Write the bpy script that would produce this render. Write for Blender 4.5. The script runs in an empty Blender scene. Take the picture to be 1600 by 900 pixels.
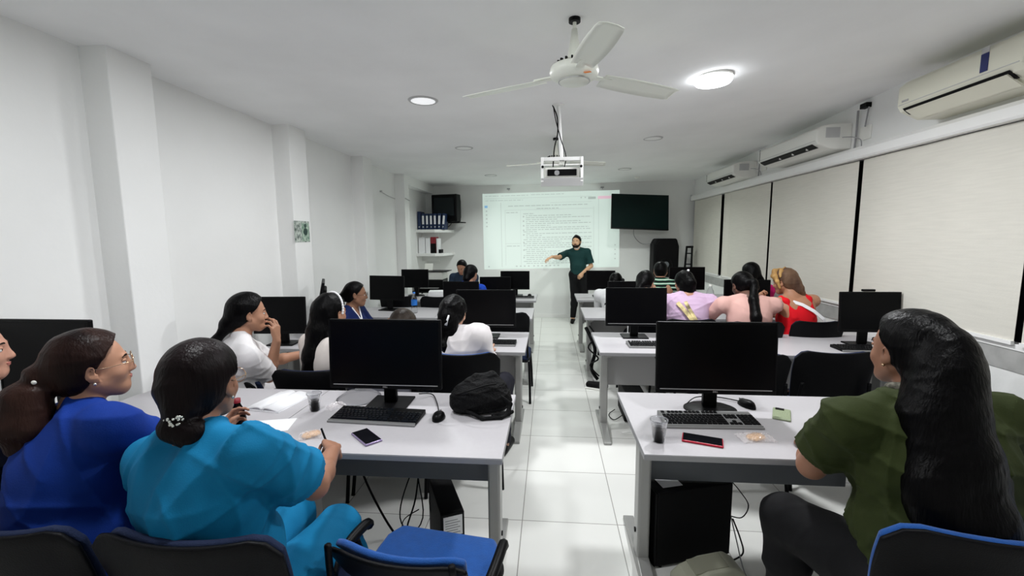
import bpy, bmesh, math, random
import numpy as np
from mathutils import Vector, Matrix

C = bpy.context.scene.collection
scene = bpy.context.scene
PI = math.pi
rnd = random.Random(7)

# ------------------------------------------------------------------ camera
CAM_POS = (0.0, 0.0, 1.65)
cam_data = bpy.data.cameras.new('camera')
cam_data.sensor_width = 36.0
cam_data.lens = 36.0 * 678.4 / 1600.0
cam_data.clip_start = 0.02
cam = bpy.data.objects.new('camera', cam_data)
C.objects.link(cam)
_r = Vector((0.99627494, 0.08591874, -0.00736255))
_u = Vector((-0.00275301, 0.11702553, 0.99312509))
_w = Vector((-0.08618967, 0.98940537, -0.11682614))
M = Matrix(((_r.x, _u.x, -_w.x, CAM_POS[0]), (_r.y, _u.y, -_w.y, CAM_POS[1]),
            (_r.z, _u.z, -_w.z, CAM_POS[2]), (0, 0, 0, 1)))
cam.matrix_world = M
scene.camera = cam

# ------------------------------------------------------------------ exposure and world
vs = scene.view_settings
scene.display_settings.display_device = 'sRGB'
vs.view_transform = 'Standard'
vs.look = 'None'
vs.gamma = 1.0
vs.use_curve_mapping = False
vs.exposure = 0.0
scene.cycles.max_bounces = 16
scene.cycles.diffuse_bounces = 12
world = bpy.data.worlds.new('world')
scene.world = world
world.use_nodes = True
world.node_tree.nodes['Background'].inputs[0].default_value = (0.75, 0.85, 1.0, 1)
world.node_tree.nodes['Background'].inputs[1].default_value = 0.3

def area(name, loc, size, power, col=(1, 1, 1), rot=(0, 0, 0), shape='DISK', size_y=None, spread=PI):
    l = bpy.data.lights.new(name, 'AREA')
    l.shape = shape
    l.size = size
    if size_y: l.size_y = size_y
    l.energy = power
    l.color = col
    l.spread = spread
    o = bpy.data.objects.new(name, l)
    o.location = loc
    o.rotation_euler = rot
    C.objects.link(o)
    return o

def ceil_z(x, y):
    t = max(0.0, x - 0.5) / 2.28
    return 2.68 + t * (0.155 - 0.13 * min(1.0, max(0.0, (y - 4.0) / 4.8)))

# (x, y, watts): the lit ceiling lamps; the last two are just above the top edge of the view
LAMPS = [(1.105, 3.208, 44), (-0.957, 3.358, 26), (-1.0, 1.40, 26), (1.1, 1.35, 16)]
for _i, (_x, _y, _p) in enumerate(LAMPS):
    area('lamp_and_fill_light', (_x, _y, ceil_z(_x, _y) - (0.052 if _i == 0 else 0.02)), 0.24, _p, (0.97, 0.985, 1.0))

# added fill for the rear wall, set under the unlit lamps, spread kept narrow
for _x, _y, _p in [(-0.993, 5.124, 9), (1.125, 5.039, 9), (-0.988, 7.41, 17), (1.173, 7.136, 17)]:
    area('lamp_and_fill_light', (_x, _y, ceil_z(_x, _y) - 0.012), 0.17, _p, (0.93, 1.0, 0.95), spread=math.radians(146))

# ------------------------------------------------------------------ materials
def mat(name, col, rough=0.5, metal=0.0, noise=0.0, nscale=8.0, bump=0.0, bscale=40.0, stretch=None,
        emis=None, estr=0.0, alpha=1.0, trans=0.0, ior=1.45, coat=0.0, spec=0.5, col2=None, sheen=0.0):
    if max(col) < 0.02 and spec == 0.5: spec = 0.15
    m = bpy.data.materials.new(name)
    m.use_nodes = True
    nt = m.node_tree
    b = nt.nodes['Principled BSDF']
    b.inputs['Base Color'].default_value = (*col, 1)
    b.inputs['Roughness'].default_value = rough
    b.inputs['Metallic'].default_value = metal
    b.inputs['Specular IOR Level'].default_value = spec
    b.inputs['IOR'].default_value = ior
    b.inputs['Coat Weight'].default_value = coat
    if sheen: b.inputs['Sheen Weight'].default_value = sheen
    if trans: b.inputs['Transmission Weight'].default_value = trans
    if alpha < 1: b.inputs['Alpha'].default_value = alpha
    if emis:
        b.inputs['Emission Color'].default_value = (*emis, 1)
        b.inputs['Emission Strength'].default_value = estr
    if noise or bump:
        tc = nt.nodes.new('ShaderNodeTexCoord')
        mp = nt.nodes.new('ShaderNodeMapping')
        nt.links.new(tc.outputs['Object'], mp.inputs['Vector'])
        if stretch: mp.inputs['Scale'].default_value = stretch
    if noise:
        n = nt.nodes.new('ShaderNodeTexNoise')
        n.inputs['Scale'].default_value = nscale
        n.inputs['Detail'].default_value = 4
        nt.links.new(mp.outputs[0], n.inputs['Vector'])
        r = nt.nodes.new('ShaderNodeMix')
        r.data_type = 'RGBA'
        c2 = col2 if col2 else tuple(max(0, c * (1 - noise)) for c in col)
        r.inputs[6].default_value = (*col, 1)
        r.inputs[7].default_value = (*c2, 1)
        mr = nt.nodes.new('ShaderNodeMapRange')
        mr.inputs[1].default_value = 0.35
        mr.inputs[2].default_value = 0.7
        nt.links.new(n.outputs['Fac'], mr.inputs[0])
        nt.links.new(mr.outputs[0], r.inputs[0])
        nt.links.new(r.outputs[2], b.inputs['Base Color'])
    if bump:
        n2 = nt.nodes.new('ShaderNodeTexNoise')
        n2.inputs['Scale'].default_value = bscale
        n2.inputs['Detail'].default_value = 3
        nt.links.new(mp.outputs[0], n2.inputs['Vector'])
        bp = nt.nodes.new('ShaderNodeBump')
        bp.inputs['Strength'].default_value = bump
        bp.inputs['Distance'].default_value = 0.01
        nt.links.new(n2.outputs['Fac'], bp.inputs['Height'])
        nt.links.new(bp.outputs[0], b.inputs['Normal'])
    return m

def floor_mat():
    m = bpy.data.materials.new('glazed_floor_tile')
    m.use_nodes = True
    nt = m.node_tree
    b = nt.nodes['Principled BSDF']
    tc = nt.nodes.new('ShaderNodeTexCoord')
    mp = nt.nodes.new('ShaderNodeMapping')
    s = 1 / 0.5477
    mp.inputs['Scale'].default_value = (s, s, s)
    mp.inputs['Location'].default_value = (0.1553 * s, -(2.3644 - 0.5477) * s + 1, 0)
    nt.links.new(tc.outputs['Object'], mp.inputs['Vector'])
    br = nt.nodes.new('ShaderNodeTexBrick')
    br.offset = 0.0
    br.inputs['Scale'].default_value = 1.0
    br.inputs['Brick Width'].default_value = 1.0
    br.inputs['Row Height'].default_value = 1.0
    br.inputs['Mortar Size'].default_value = 0.005
    br.inputs['Mortar Smooth'].default_value = 0.2
    br.inputs['Bias'].default_value = 0.0
    br.inputs['Color1'].default_value = (0.80, 0.80, 0.77, 1)
    br.inputs['Color2'].default_value = (0.76, 0.765, 0.735, 1)
    br.inputs['Mortar'].default_value = (0.32, 0.31, 0.29, 1)
    nt.links.new(mp.outputs[0], br.inputs['Vector'])
    nt.links.new(br.outputs['Color'], b.inputs['Base Color'])
    b.inputs['Roughness'].default_value = 0.22
    bp = nt.nodes.new('ShaderNodeBump')
    bp.inputs['Strength'].default_value = 0.3
    bp.inputs['Distance'].default_value = 0.002
    bp.invert = True
    nt.links.new(br.outputs['Fac'], bp.inputs['Height'])
    nt.links.new(bp.outputs[0], b.inputs['Normal'])
    return m

MT = {
    'wall': mat('painted_plaster', (0.84, 0.845, 0.835), 0.85, noise=0.05, nscale=1.3, bump=0.10, bscale=30),
    'ceiling': mat('painted_ceiling', (0.90, 0.905, 0.905), 0.9, noise=0.07, nscale=1.6, bump=0.10, bscale=18),
    'floor': floor_mat(),
    'white_trim': mat('white_trim', (0.86, 0.86, 0.85), 0.4),
    'grey_sill': mat('grey_sill', (0.42, 0.42, 0.41), 0.6, noise=0.2, nscale=12),
    'blind': mat('woven_blind', (0.70, 0.68, 0.615), 0.85, noise=0.06, nscale=5, stretch=(1, 1, 14), bump=0.15, bscale=60),
    'dark_gap': mat('dark_glass', (0.01, 0.012, 0.014), 0.15),
    'desk_top': mat('grey_laminate', (0.47, 0.455, 0.475), 0.38, noise=0.03, nscale=50),
    'desk_edge': mat('grey_edge_band', (0.30, 0.30, 0.31), 0.5),
    'desk_metal': mat('grey_painted_steel', (0.33, 0.33, 0.32), 0.38, metal=0.25),
    'desk_panel': mat('shaded_panel', (0.13, 0.14, 0.155), 0.5, noise=0.05),  # modesty panel grey with the front row's shade put into the colour
    'panel_lit': mat('lit_panel', (0.38, 0.375, 0.375), 0.5),  # the same panel, lighter where light reaches it in the rows behind
    'black': mat('black_plastic', (0.0025, 0.0025, 0.003), 0.42),
    'black_matte': mat('black_matte_plastic', (0.003, 0.003, 0.0035), 0.6, bump=0.1, bscale=300),
    'screen': mat('switched_off_screen', (0.0015, 0.0015, 0.002), 0.3, spec=0.12),
    'silver': mat('silver_plastic', (0.5, 0.5, 0.51), 0.35, metal=0.5),
    'chrome': mat('chrome', (0.8, 0.8, 0.8), 0.15, metal=1.0),
    'key': mat('keycap', (0.006, 0.006, 0.007), 0.5),
    'key_dark': mat('glossy_keycap', (0.005, 0.006, 0.008), 0.3, spec=.3),
    'kb_deck': mat('grey_keyboard_deck', (0.20, 0.20, 0.20), 0.45),
    'chair_black': mat('chair_shell', (0.0025, 0.0025, 0.0035), 0.5, bump=0.15, bscale=250),
    'chair_blue': mat('blue_upholstery', (0.001, 0.075, 0.33), 0.85, noise=0.15, nscale=30, bump=0.3, bscale=300, sheen=0.2),
    'chair_navy': mat('navy_upholstery', (0.002, 0.010, 0.045), 0.85, bump=0.3, bscale=300),
    'white_plastic': mat('white_plastic', (0.80, 0.80, 0.76), 0.35),
    'cream_plastic': mat('cream_plastic', (0.74, 0.73, 0.62), 0.4),
    'beige_plastic': mat('beige_plastic', (0.42, 0.42, 0.33), 0.5, noise=0.1),
    'paper': mat('white_paper', (0.82, 0.82, 0.84), 0.8),
    'cola': mat('dark_cola', (0.002, 0.001, 0.001), 0.2),
    'clear': mat('clear_plastic', (0.95, 0.97, 1.0), 0.04, trans=1.0, ior=1.12, alpha=0.55),
    'clear_bag': mat('clear_wrapper', (0.9, 0.85, 0.86), 0.1, alpha=0.35),
    'red_case': mat('red_phone_case', (0.45, 0.005, 0.03), 0.35),
    'purple_case': mat('purple_phone_edge', (0.28, 0.22, 0.38), 0.25, metal=0.4),
    'phone_glass': mat('phone_glass', (0.006, 0.006, 0.008), 0.08),
    'green_case': mat('green_phone_case', (0.27, 0.32, 0.20), 0.4, noise=0.25, nscale=60, stretch=(1, 8, 1)),
    'cookie': mat('cookie', (0.78, 0.42, 0.10), 0.8, noise=0.3, nscale=60),
    'lamp_on': mat('lit_diffuser', (1, 1, 1), 0.5, emis=(0.93, 0.96, 1.0), estr=14.0),
    'lamp_soft': mat('soft_diffuser', (0.95, 0.95, 0.95), 0.5, emis=(0.95, 0.97, 1.0), estr=0.55),
    'lamp_off': mat('unlit_diffuser', (0.90, 0.91, 0.90), 0.5),
    'lamp_rim': mat('lamp_rim', (0.5, 0.5, 0.5), 0.5),
    'fan': mat('fan_enamel', (0.86, 0.88, 0.80), 0.35),
    'binder_blue': mat('blue_binder', (0.012, 0.03, 0.09), 0.5),
    'red_dark': mat('dark_red_cover', (0.22, 0.01, 0.02), 0.5),
    'bottle_blue': mat('blue_label', (0.02, 0.16, 0.55), 0.4),
    'bag': mat('black_nylon', (0.003, 0.003, 0.0035), 0.6, bump=0.5, bscale=90),
    'navy_frame': mat('navy_label', (0.01, 0.02, 0.12), 0.4),
    'orange': mat('orange_sticker', (0.75, 0.22, 0.04), 0.5),
    'glasses': mat('gold_wire', (0.65, 0.45, 0.28), 0.2, metal=1.0),
    'lens': mat('spectacle_lens', (0.9, 0.95, 1.0), 0.05, alpha=0.18),
    'silver_bead': mat('silver_beads', (0.75, 0.75, 0.7), 0.2, metal=0.8),
    'white_of_eye': mat('eye_white', (0.8, 0.78, 0.75), 0.3),
    'iris': mat('dark_iris', (0.015, 0.008, 0.005), 0.15),
    'lips': mat('lip_skin', (0.38, 0.12, 0.10), 0.45),
}

# ------------------------------------------------------------------ mesh helpers
class MB:
    """collects simple solids and links them as ONE mesh object"""
    def __init__(self):
        self.bm = bmesh.new()
    def _add(self, verts, faces):
        vs_ = [self.bm.verts.new(v) for v in verts]
        for f in faces:
            try: self.bm.faces.new([vs_[i] for i in f])
            except ValueError: pass
        return vs_
    def box(self, x0, x1, y0, y1, z0, z1, mt=None):
        v = [(x, y, z) for z in (z0, z1) for y in (y0, y1) for x in (x0, x1)]
        if mt is not None: v = [tuple(mt @ Vector(p)) for p in v]
        self._add(v, [(0, 2, 3, 1), (4, 5, 7, 6), (0, 1, 5, 4), (2, 6, 7, 3), (0, 4, 6, 2), (1, 3, 7, 5)])
        return self
    def cyl(self, a, b, r0, r1=None, n=16, caps=True):
        a, b = Vector(a), Vector(b)
        r1 = r0 if r1 is None else r1
        d = (b - a).normalized()
        s = d.orthogonal().normalized()
        t = d.cross(s)
        v = []
        for p, r in ((a, r0), (b, r1)):
            for i in range(n):
                q = 2 * PI * i / n
                v.append(p + (s * math.cos(q) + t * math.sin(q)) * r)
        f = [(i, (i + 1) % n, n + (i + 1) % n, n + i) for i in range(n)]
        if caps: f += [tuple(range(n - 1, -1, -1)), tuple(range(n, 2 * n))]
        self._add(v, f)
        return self
    def lathe(self, prof, c=(0, 0, 0), n=32, axis='z', close=False):
        v, f = [], []
        for (r, z) in prof:
            for i in range(n):
                q = 2 * PI * i / n
                v.append((c[0] + r * math.cos(q), c[1] + r * math.sin(q), c[2] + z))
        m = len(prof)
        for j in range(m - 1):
            for i in range(n):
                f.append((j * n + i, j * n + (i + 1) % n, (j + 1) * n + (i + 1) % n, (j + 1) * n + i))
        if prof[0][0] > 1e-4 and close: f.append(tuple(range(n - 1, -1, -1)))
        if prof[-1][0] > 1e-4 and close: f.append(tuple(range((m - 1) * n, m * n)))
        self._add(v, f)
        return self
    def prism(self, pts, a, b, plane='xz'):
        """outline pts in a plane, extruded from a to b along the third axis"""
        def P(u, w, t):
            return {'xz': (u, t, w), 'yz': (t, u, w), 'xy': (u, w, t)}[plane]
        n = len(pts)
        v = [P(u, w, a) for u, w in pts] + [P(u, w, b) for u, w in pts]
        f = [(i, (i + 1) % n, n + (i + 1) % n, n + i) for i in range(n)]
        f += [tuple(range(n - 1, -1, -1)), tuple(range(n, 2 * n))]
        self._add(v, f)
        return self
    def tube(self, pts, r, n=8):
        P = [Vector(p) for p in pts]
        if len(P) > 2:
            Q = []
            for i in range(len(P) - 1):
                p0, p1, p2, p3 = P[max(i - 1, 0)], P[i], P[i + 1], P[min(i + 2, len(P) - 1)]
                for k in range(6):
                    t = k / 6
                    Q.append(0.5 * ((2 * p1) + (-p0 + p2) * t + (2 * p0 - 5 * p1 + 4 * p2 - p3) * t * t + (-p0 + 3 * p1 - 3 * p2 + p3) * t ** 3))
            Q.append(P[-1])
            P = Q
        rings = []
        s = None
        for i, p in enumerate(P):
            d = (P[min(i + 1, len(P) - 1)] - P[max(i - 1, 0)])
            if d.length < 1e-7: d = Vector((0, 0, 1))
            d.normalize()
            if s is None: s = d.orthogonal().normalized()
            else:
                s = s - d * s.dot(d)
                s = s.normalized() if s.length > 1e-6 else d.orthogonal().normalized()
            t = d.cross(s)
            rr = r[min(len(r) - 1, int(i / max(1, len(P) - 1) * (len(r) - 1) + 0.5))] if isinstance(r, (list, tuple)) else r
            rings.append([self.bm.verts.new(p + (s * math.cos(2 * PI * k / n) + t * math.sin(2 * PI * k / n)) * rr) for k in range(n)])
        for a, b in zip(rings[:-1], rings[1:]):
            for k in range(n):
                self.bm.faces.new((a[k], a[(k + 1) % n], b[(k + 1) % n], b[k]))
        self.bm.faces.new(rings[0][::-1])
        self.bm.faces.new(rings[-1])
        return self
    def build(self, name, m, parent=None, bevel=0.0, segs=2, smooth=False, label=None):
        bmesh.ops.recalc_face_normals(self.bm, faces=self.bm.faces)
        me = bpy.data.meshes.new(name)
        self.bm.to_mesh(me)
        self.bm.free()
        o = bpy.data.objects.new(name, me)
        me.materials.append(MT[m] if isinstance(m, str) else m)
        C.objects.link(o)
        if parent: o.parent = parent
        if bevel:
            md = o.modifiers.new('bevel', 'BEVEL')
            md.width = bevel
            md.segments = segs
            md.limit_method = 'ANGLE'
            md.angle_limit = 0.6
        if smooth:
            me.polygons.foreach_set('use_smooth', [True] * len(me.polygons))
            if smooth != 'all':
                es = o.modifiers.new('es', 'EDGE_SPLIT')
                es.split_angle = 0.6
        if label: o['label'] = label
        return o

def tag(o, label, cat, group=None, kind=None):
    o['label'] = label
    o['category'] = cat
    if group: o['group'] = group
    if kind: o['kind'] = kind
    return o

def thing(name, label, cat, loc=(0, 0, 0), rotz=0.0, group=None, rot=None):
    o = bpy.data.objects.new(name, None)
    o.empty_display_size = 0.05
    C.objects.link(o)
    o.location = loc
    o.rotation_euler = rot if rot else (0, 0, rotz)
    return tag(o, label, cat, group)

def struct(o):
    o['kind'] = 'structure'
    return o

def dup(root, loc, rotz, label, group=None):
    r = root.copy()
    C.objects.link(r)
    r.location = loc
    r.rotation_euler = (0, 0, rotz)
    r['label'] = label
    if group: r['group'] = group
    def kids(src, dst):
        for ch in list(src.children):
            c = ch.copy()
            C.objects.link(c)
            c.parent = dst
            kids(ch, c)
    kids(root, r)
    return r

def text(s, size, m, loc, rot, parent, name='lettering', depth=0.0005, label=None):
    cu = bpy.data.curves.new(name, 'FONT')
    cu.body = s
    cu.size = size
    cu.extrude = depth
    cu.align_x = 'CENTER'
    cu.align_y = 'CENTER'
    tmp = bpy.data.objects.new('tmp', cu)
    C.objects.link(tmp)
    dg = bpy.context.evaluated_depsgraph_get()
    me = bpy.data.meshes.new_from_object(tmp.evaluated_get(dg))
    bpy.data.objects.remove(tmp)
    o = bpy.data.objects.new(name, me)
    me.materials.clear()
    me.materials.append(MT[m])
    C.objects.link(o)
    o.location = loc
    o.rotation_euler = rot
    o.parent = parent
    return o

# ------------------------------------------------------------------ room shell
XL, XR, YB, YF = -2.52, 2.78, 8.80, -2.2
g = MB(); g.box(XL - 0.1, XR + 0.1, YF - 0.1, YB + 0.1, -0.1, 0.0); struct(g.build('floor', 'floor'))
# gently warped ceiling slab
bm = MB()
nx, ny = 18, 22
top, bot = [], []
for j in range(ny + 1):
    for i in range(nx + 1):
        x = XL - 0.1 + (XR - XL + 0.2) * i / nx
        y = YF - 0.1 + (YB - YF + 0.2) * j / ny
        z = ceil_z(x, y) + 0.003 * math.sin(3.1 * x + 1.7 * y)
        bot.append((x, y, z)); top.append((x, y, 2.95))
q = []
for j in range(ny):
    for i in range(nx):
        a = j * (nx + 1) + i
        q.append((a, a + nx + 1, a + nx + 2, a + 1))
n0 = len(bot)
q2 = [tuple(n0 + k for k in f[::-1]) for f in q]
bm._add(bot + top, q + q2)
struct(bm.build('ceiling', 'ceiling', smooth='all'))
g = MB(); g.box(XL - 0.1, XL, YF, YB, 0, 2.8)
struct(g.build('wall_left', 'wall'))
g = MB(); g.box(XL - 0.1, XR + 0.1, YB, YB + 0.1, 0, 2.85); struct(g.build('wall_back', 'wall'))
g = MB(); g.box(XL - 0.1, XR + 0.1, YF - 0.1, YF, 0, 2.92); struct(g.build('wall_front', 'wall'))
SILL, HEAD = 0.965, 2.31
g = MB(); g.box(XR, XR + 0.12, YF, YB, 0, SILL); g.box(XR, XR + 0.12, YF, YB, HEAD, 2.92); g.box(XR, XR + 0.12, YF, 0.6, SILL, HEAD)
struct(g.build('wall_right', 'wall'))
for i, (a, b) in enumerate([(2.25, 2.52), (3.88, 4.16), (5.47, 5.74), (7.03, 7.26)]):
    g = MB(); g.box(XL - 0.05, -2.36, a, b, 0, 2.78)
    struct(g.build('trim_%d' % (i + 1), 'wall', bevel=0.006))
g = MB(); g.box(XL, -2.36, 7.26, YB, 2.53, 2.7); struct(g.build('trim_5', 'wall'))
g = MB(); g.box(XL, XR, YB - 0.012, YB, 0, 0.08); struct(g.build('baseboard_back', 'white_trim'))
# windows on the right: dark glazing behind blinds, a white head box and a sill
g = MB(); g.box(XR + 0.05, XR + 0.07, 0.6, YB, SILL, HEAD); o = struct(g.build('window_1', 'dark_gap'))
fr = MB()
for yy in (0.62, 2.76, 4.22, 5.79, 7.34, 8.74): fr.box(XR + 0.02, XR + 0.05, yy - 0.03, yy + 0.03, SILL, HEAD)
fr.build('window_frame', 'black', o)
g = MB(); g.box(XR - 0.012, XR + 0.1, 0.6, YB, SILL - 0.012, SILL + 0.028); struct(g.build('trim_6', 'white_trim', bevel=0.004))
g = MB(); g.box(XR - 0.006, XR + 0.0, 0.6, YB, SILL - 0.14, SILL - 0.012); struct(g.build('trim_7', 'grey_sill'))
t = thing('blind_cassette', 'long white cassette of the roller blinds along the top of the windows', 'blind cassette', (XR, 5.0, HEAD))
g = MB(); g.prism([(XR, HEAD - 0.0), (XR - 0.085, HEAD), (XR - 0.095, HEAD + 0.015), (XR - 0.095, HEAD + 0.075), (XR - 0.07, HEAD + 0.105), (XR, HEAD + 0.105)], 0.65, 8.70, 'xz')
o = g.build('housing', 'white_trim'); o.location = (-XR, -5.0, -HEAD); o.parent = t
g = MB(); g.prism([(XR, HEAD - 0.004), (XR - 0.1, HEAD - 0.004), (XR - 0.1, HEAD + 0.11), (XR, HEAD + 0.11)], 8.70, 8.725, 'xz')
o = g.build('end_cap', 'lamp_rim'); o.location = (-XR, -5.0, -HEAD); o.parent = t
for i, (a, b, dx) in enumerate([(0.66, 2.74, 0), (2.785, 4.19, 0), (4.245, 5.76, 0), (5.81, 7.26, 0.0), (7.37, 8.68, 0)]):
    lab = ['cream roller blind nearest the camera at the right edge', 'wide cream roller blind behind the lone monitor and ponytail woman',
           'cream roller blind between the two dark gaps, above the woman in red', 'cream roller blind with a lifted wavy edge near the air conditioners',
           'cream roller blind nearest the projected screen wall, by the black ladder'][i]
    t = thing('roller_blind', lab, 'blind', (XR, (a + b) / 2, SILL), 0, 'cream roller blinds')
    h = (b - a) / 2
    g = MB()
    n = 40
    vv, ff = [], []
    for k in range(n + 1):
        y = -h + 2 * h * k / n
        for z in (0.03, HEAD - SILL - 0.006):
            wv = 0.004 * math.sin(9 * y + i)
            if i == 3 and y > h - 0.25: wv += 0.02 * math.sin((y - h + 0.25) / 0.25 * 2 * PI)
            vv.append((-0.022 + wv, y, z))
    for k in range(n):
        ff.append((2 * k, 2 * k + 2, 2 * k + 3, 2 * k + 1))
    g._add(vv, ff)
    o = g.build('fabric', 'blind', t)
    sd = o.modifiers.new('s', 'SOLIDIFY'); sd.thickness = 0.002
    g = MB(); g.box(-0.034, -0.014, -h, h, 0.022, 0.045); g.build('bottom_bar', 'white_trim', t)
# ------------------------------------------------------------------ ceiling fittings
def downlight(x, y, label, state, r=0.10):
    t = thing('ceiling_light', label, 'ceiling light', (x, y, ceil_z(x, y)), 0, 'round ceiling lights')
    if state == 'on':
        g = MB(); g.lathe([(0.0, 0.0), (r + .005, 0.0), (r + .005, -0.012), (0, -0.012)], n=40); g.build('frame', 'white_plastic', t, smooth=True)
        g = MB(); g.lathe([(r * .98, -0.012), (r, -0.03), (r * .93, -0.042), (0.0, -0.045)], n=40)
        g.build('diffuser', 'lamp_on', t, smooth='all')
    else:
        g = MB(); g.lathe([(r * .86, 0.0), (r * .88, -0.008), (r, -0.008), (r + .008, 0.0)], n=40)
        g.build('frame', 'lamp_rim', t, smooth='all')
        g = MB(); g.lathe([(0, -0.004), (r * .88, -0.005)], n=40)
        g.build('diffuser', 'lamp_soft' if state == 'soft' else 'lamp_off', t)
    return t
downlight(1.105, 3.208, 'brightly lit round ceiling lamp to the right of the near fan', 'on', 0.12)
downlight(-0.957, 3.358, 'white round ceiling light with grey rim, left of the near fan', 'soft', 0.105)
downlight(-0.993, 5.124, 'unlit round ceiling light left of the projector', 'off', 0.10)
downlight(1.125, 5.039, 'unlit round ceiling light right of the projector', 'off', 0.10)
downlight(-0.988, 7.41, 'unlit round ceiling light closest to the corner television', 'off', 0.10)
downlight(1.173, 7.136, 'unlit round ceiling light closest to the flat television', 'off', 0.10)

def fan(cx, cy, zc, zb, az, label, R=0.56, tilt=(0, 0)):
    t = thing('ceiling_fan', label, 'ceiling fan', (cx, cy, zb), 0, 'white ceiling fans')
    h = zc - zb
    g = MB(); g.cyl((0, 0, 0.09), (0, 0, h - 0.01), 0.009, n=12); g.build('down_rod', 'fan', t, smooth=True)
    g = MB(); g.lathe([(0.0, 0.20), (0.013, 0.20), (0.032, 0.08), (0.034, 0.06), (0, 0.06)], n=24); g.build('lower_cup', 'fan', t, smooth='all')
    g = MB(); g.lathe([(0.0, h), (0.028, h), (0.028, h - 0.02), (0, h - 0.02)], n=16); g.build('ceiling_hook', 'black', t)
    g = MB(); g.lathe([(0, 0.055), (0.06, 0.055), (0.075, 0.045), (0.085, 0.035), (0.112, 0.028), (0.118, 0.005), (0.112, -0.018), (0.085, -0.032), (0.070, -0.036), (0.0, -0.036)], n=40)
    mo = g.build('motor_housing', 'fan', t, smooth='all')
    g = MB(); g.lathe([(0.073, -0.034), (0.073, -0.040), (0.068, -0.045), (0, -0.048)], n=36); g.build('bottom_cap', 'fan', mo, smooth='all')
    g = MB(); g.lathe([(0.0725, -0.037), (0.0765, -0.037), (0.0765, -0.041), (0.0725, -0.041)], n=36); g.build('cap_ring', 'lamp_rim', mo)
    g = MB()
    for i in range(18):
        a = 2 * PI * i / 18
        g.box(-0.006, 0.006, -0.004, 0.004, 0.038, 0.052, Matrix.Rotation(a, 4, 'Z') @ Matrix.Translation((0.080, 0, 0)))
    g.build('vent_slot', 'black', mo)
    g = MB(); g.box(-0.016, 0.016, -0.012, 0.012, -0.0015, 0.0015, Matrix.Translation((0.055, -0.085, -0.026)) @ Matrix.Rotation(0.55, 4, 'X') @ Matrix.Rotation(0.4, 4, 'Z'))
    g.build('sticker', 'orange', mo, label='small orange sticker')
    for a in az:
        Rm = Matrix.Rotation(math.radians(a), 4, 'Z') @ Matrix.Rotation(0.06, 4, 'Y')
        g = MB()
        n = 14
        vv = []
        for k in range(n + 1):
            u = 0.15 + (R - 0.15) * k / n
            w = 0.052 + 0.010 * math.sin(PI * k / n)
            if k == n: w *= 0.92
            tw = math.radians(-11)
            for s in (-1, -.4, .4, 1):
                yy = s * w
                zz = -abs(s) ** 2 * 0.007
                vv.append(Rm @ Vector((u, yy * math.cos(tw), yy * math.sin(tw) + zz - 0.002)))
        ff = [(4 * k + c, 4 * k + 4 + c, 4 * k + 5 + c, 4 * k + 1 + c) for k in range(n) for c in range(3)]
        g._add([tuple(v) for v in vv], ff)
        o = g.build('blade', 'fan', t, smooth='all')
        sd = o.modifiers.new('s', 'SOLIDIFY'); sd.thickness = 0.003
        g = MB(); g.box(0.09, 0.20, -0.020, 0.020, -0.006, 0.002, Rm); g.build('blade_arm', 'fan', o, bevel=0.002)
    return t
fan(0.115, 2.214, 2.68, 2.43, (164, 24, -80), 'near white ceiling fan with three blades and orange sticker, close to camera', 0.58)
fan(0.06, 4.75, 2.68, 2.44, (184, -4, 95), 'far white ceiling fan, half hidden behind the hanging projector', 0.52)

# projector in its cage, on a pole
t = thing('projector', 'white projector in a white metal cage hanging from the ceiling pole', 'projector', (0.095, 3.52, 2.08), math.radians(0))
g = MB(); g.cyl((0, 0.06, 0.16), (-0.03, 0.06, 0.60), 0.014, n=14); g.build('pole', 'white_trim', t, smooth=True)
g = MB(); g.lathe([(0, 0.60), (0.045, 0.60), (0.045, 0.588), (0, 0.588)], (-0.03, 0.06, 0), n=20); g.build('ceiling_plate', 'white_trim', t)
g = MB(); g.box(-0.14, 0.14, 0.02, 0.24, 0.03, 0.115); g.build('body', 'white_plastic', t, bevel=0.012)
g = MB(); g.box(-0.115, 0.115, 0.010, 0.0205, 0.048, 0.098); g.build('vent_panel', 'black', t, bevel=0.004)
g = MB(); g.cyl((-0.04, 0.012, 0.07), (-0.04, 0.004, 0.07), 0.02, n=20); g.build('socket', 'desk_edge', t)
g = MB()
for x in (-0.165, 0.155): g.box(x, x + 0.01, 0.0, 0.24, 0.0, 0.17)
g.box(-0.165, 0.165, 0.0, 0.24, 0.0, 0.008)
g.box(-0.165, 0.165, 0.0, 0.02, 0.162, 0.19); g.box(-0.165, 0.165, 0.22, 0.24, 0.162, 0.17)
g.box(-0.02, 0.02, 0.0, 0.24, 0.162, 0.168)
g.box(-0.165, -0.145, -0.004, 0.0, 0.0, 0.19); g.box(0.145, 0.165, -0.004, 0.0, 0.0, 0.19)
g.build('cage', 'white_trim', t, bevel=0.002)
g = MB()
for x in (-0.152, 0.148): g.cyl((x, -0.004, 0.115), (x, -0.014, 0.115), 0.010, n=12)
g.build('lock_knob', 'black', t)
g = MB(); g.box(-0.165, 0.165, -0.002, 0.006, -0.035, 0.03, Matrix.Rotation(0.18, 4, 'X')); g.build('front_flap', 'lamp_rim', t, bevel=0.002)
g = MB()
g.tube([(-0.075, 0.05, 0.595), (-0.04, 0.03, 0.5), (-0.035, 0.02, 0.38), (-0.06, 0.02, 0.26), (-0.07, 0.04, 0.12)], 0.005)
g.tube([(-0.07, 0.06, 0.595), (-0.05, 0.04, 0.48), (-0.01, 0.02, 0.33), (0.03, 0.02, 0.20), (0.02, 0.04, 0.12)], 0.004)
g.build('cable', 'black', t)

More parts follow.
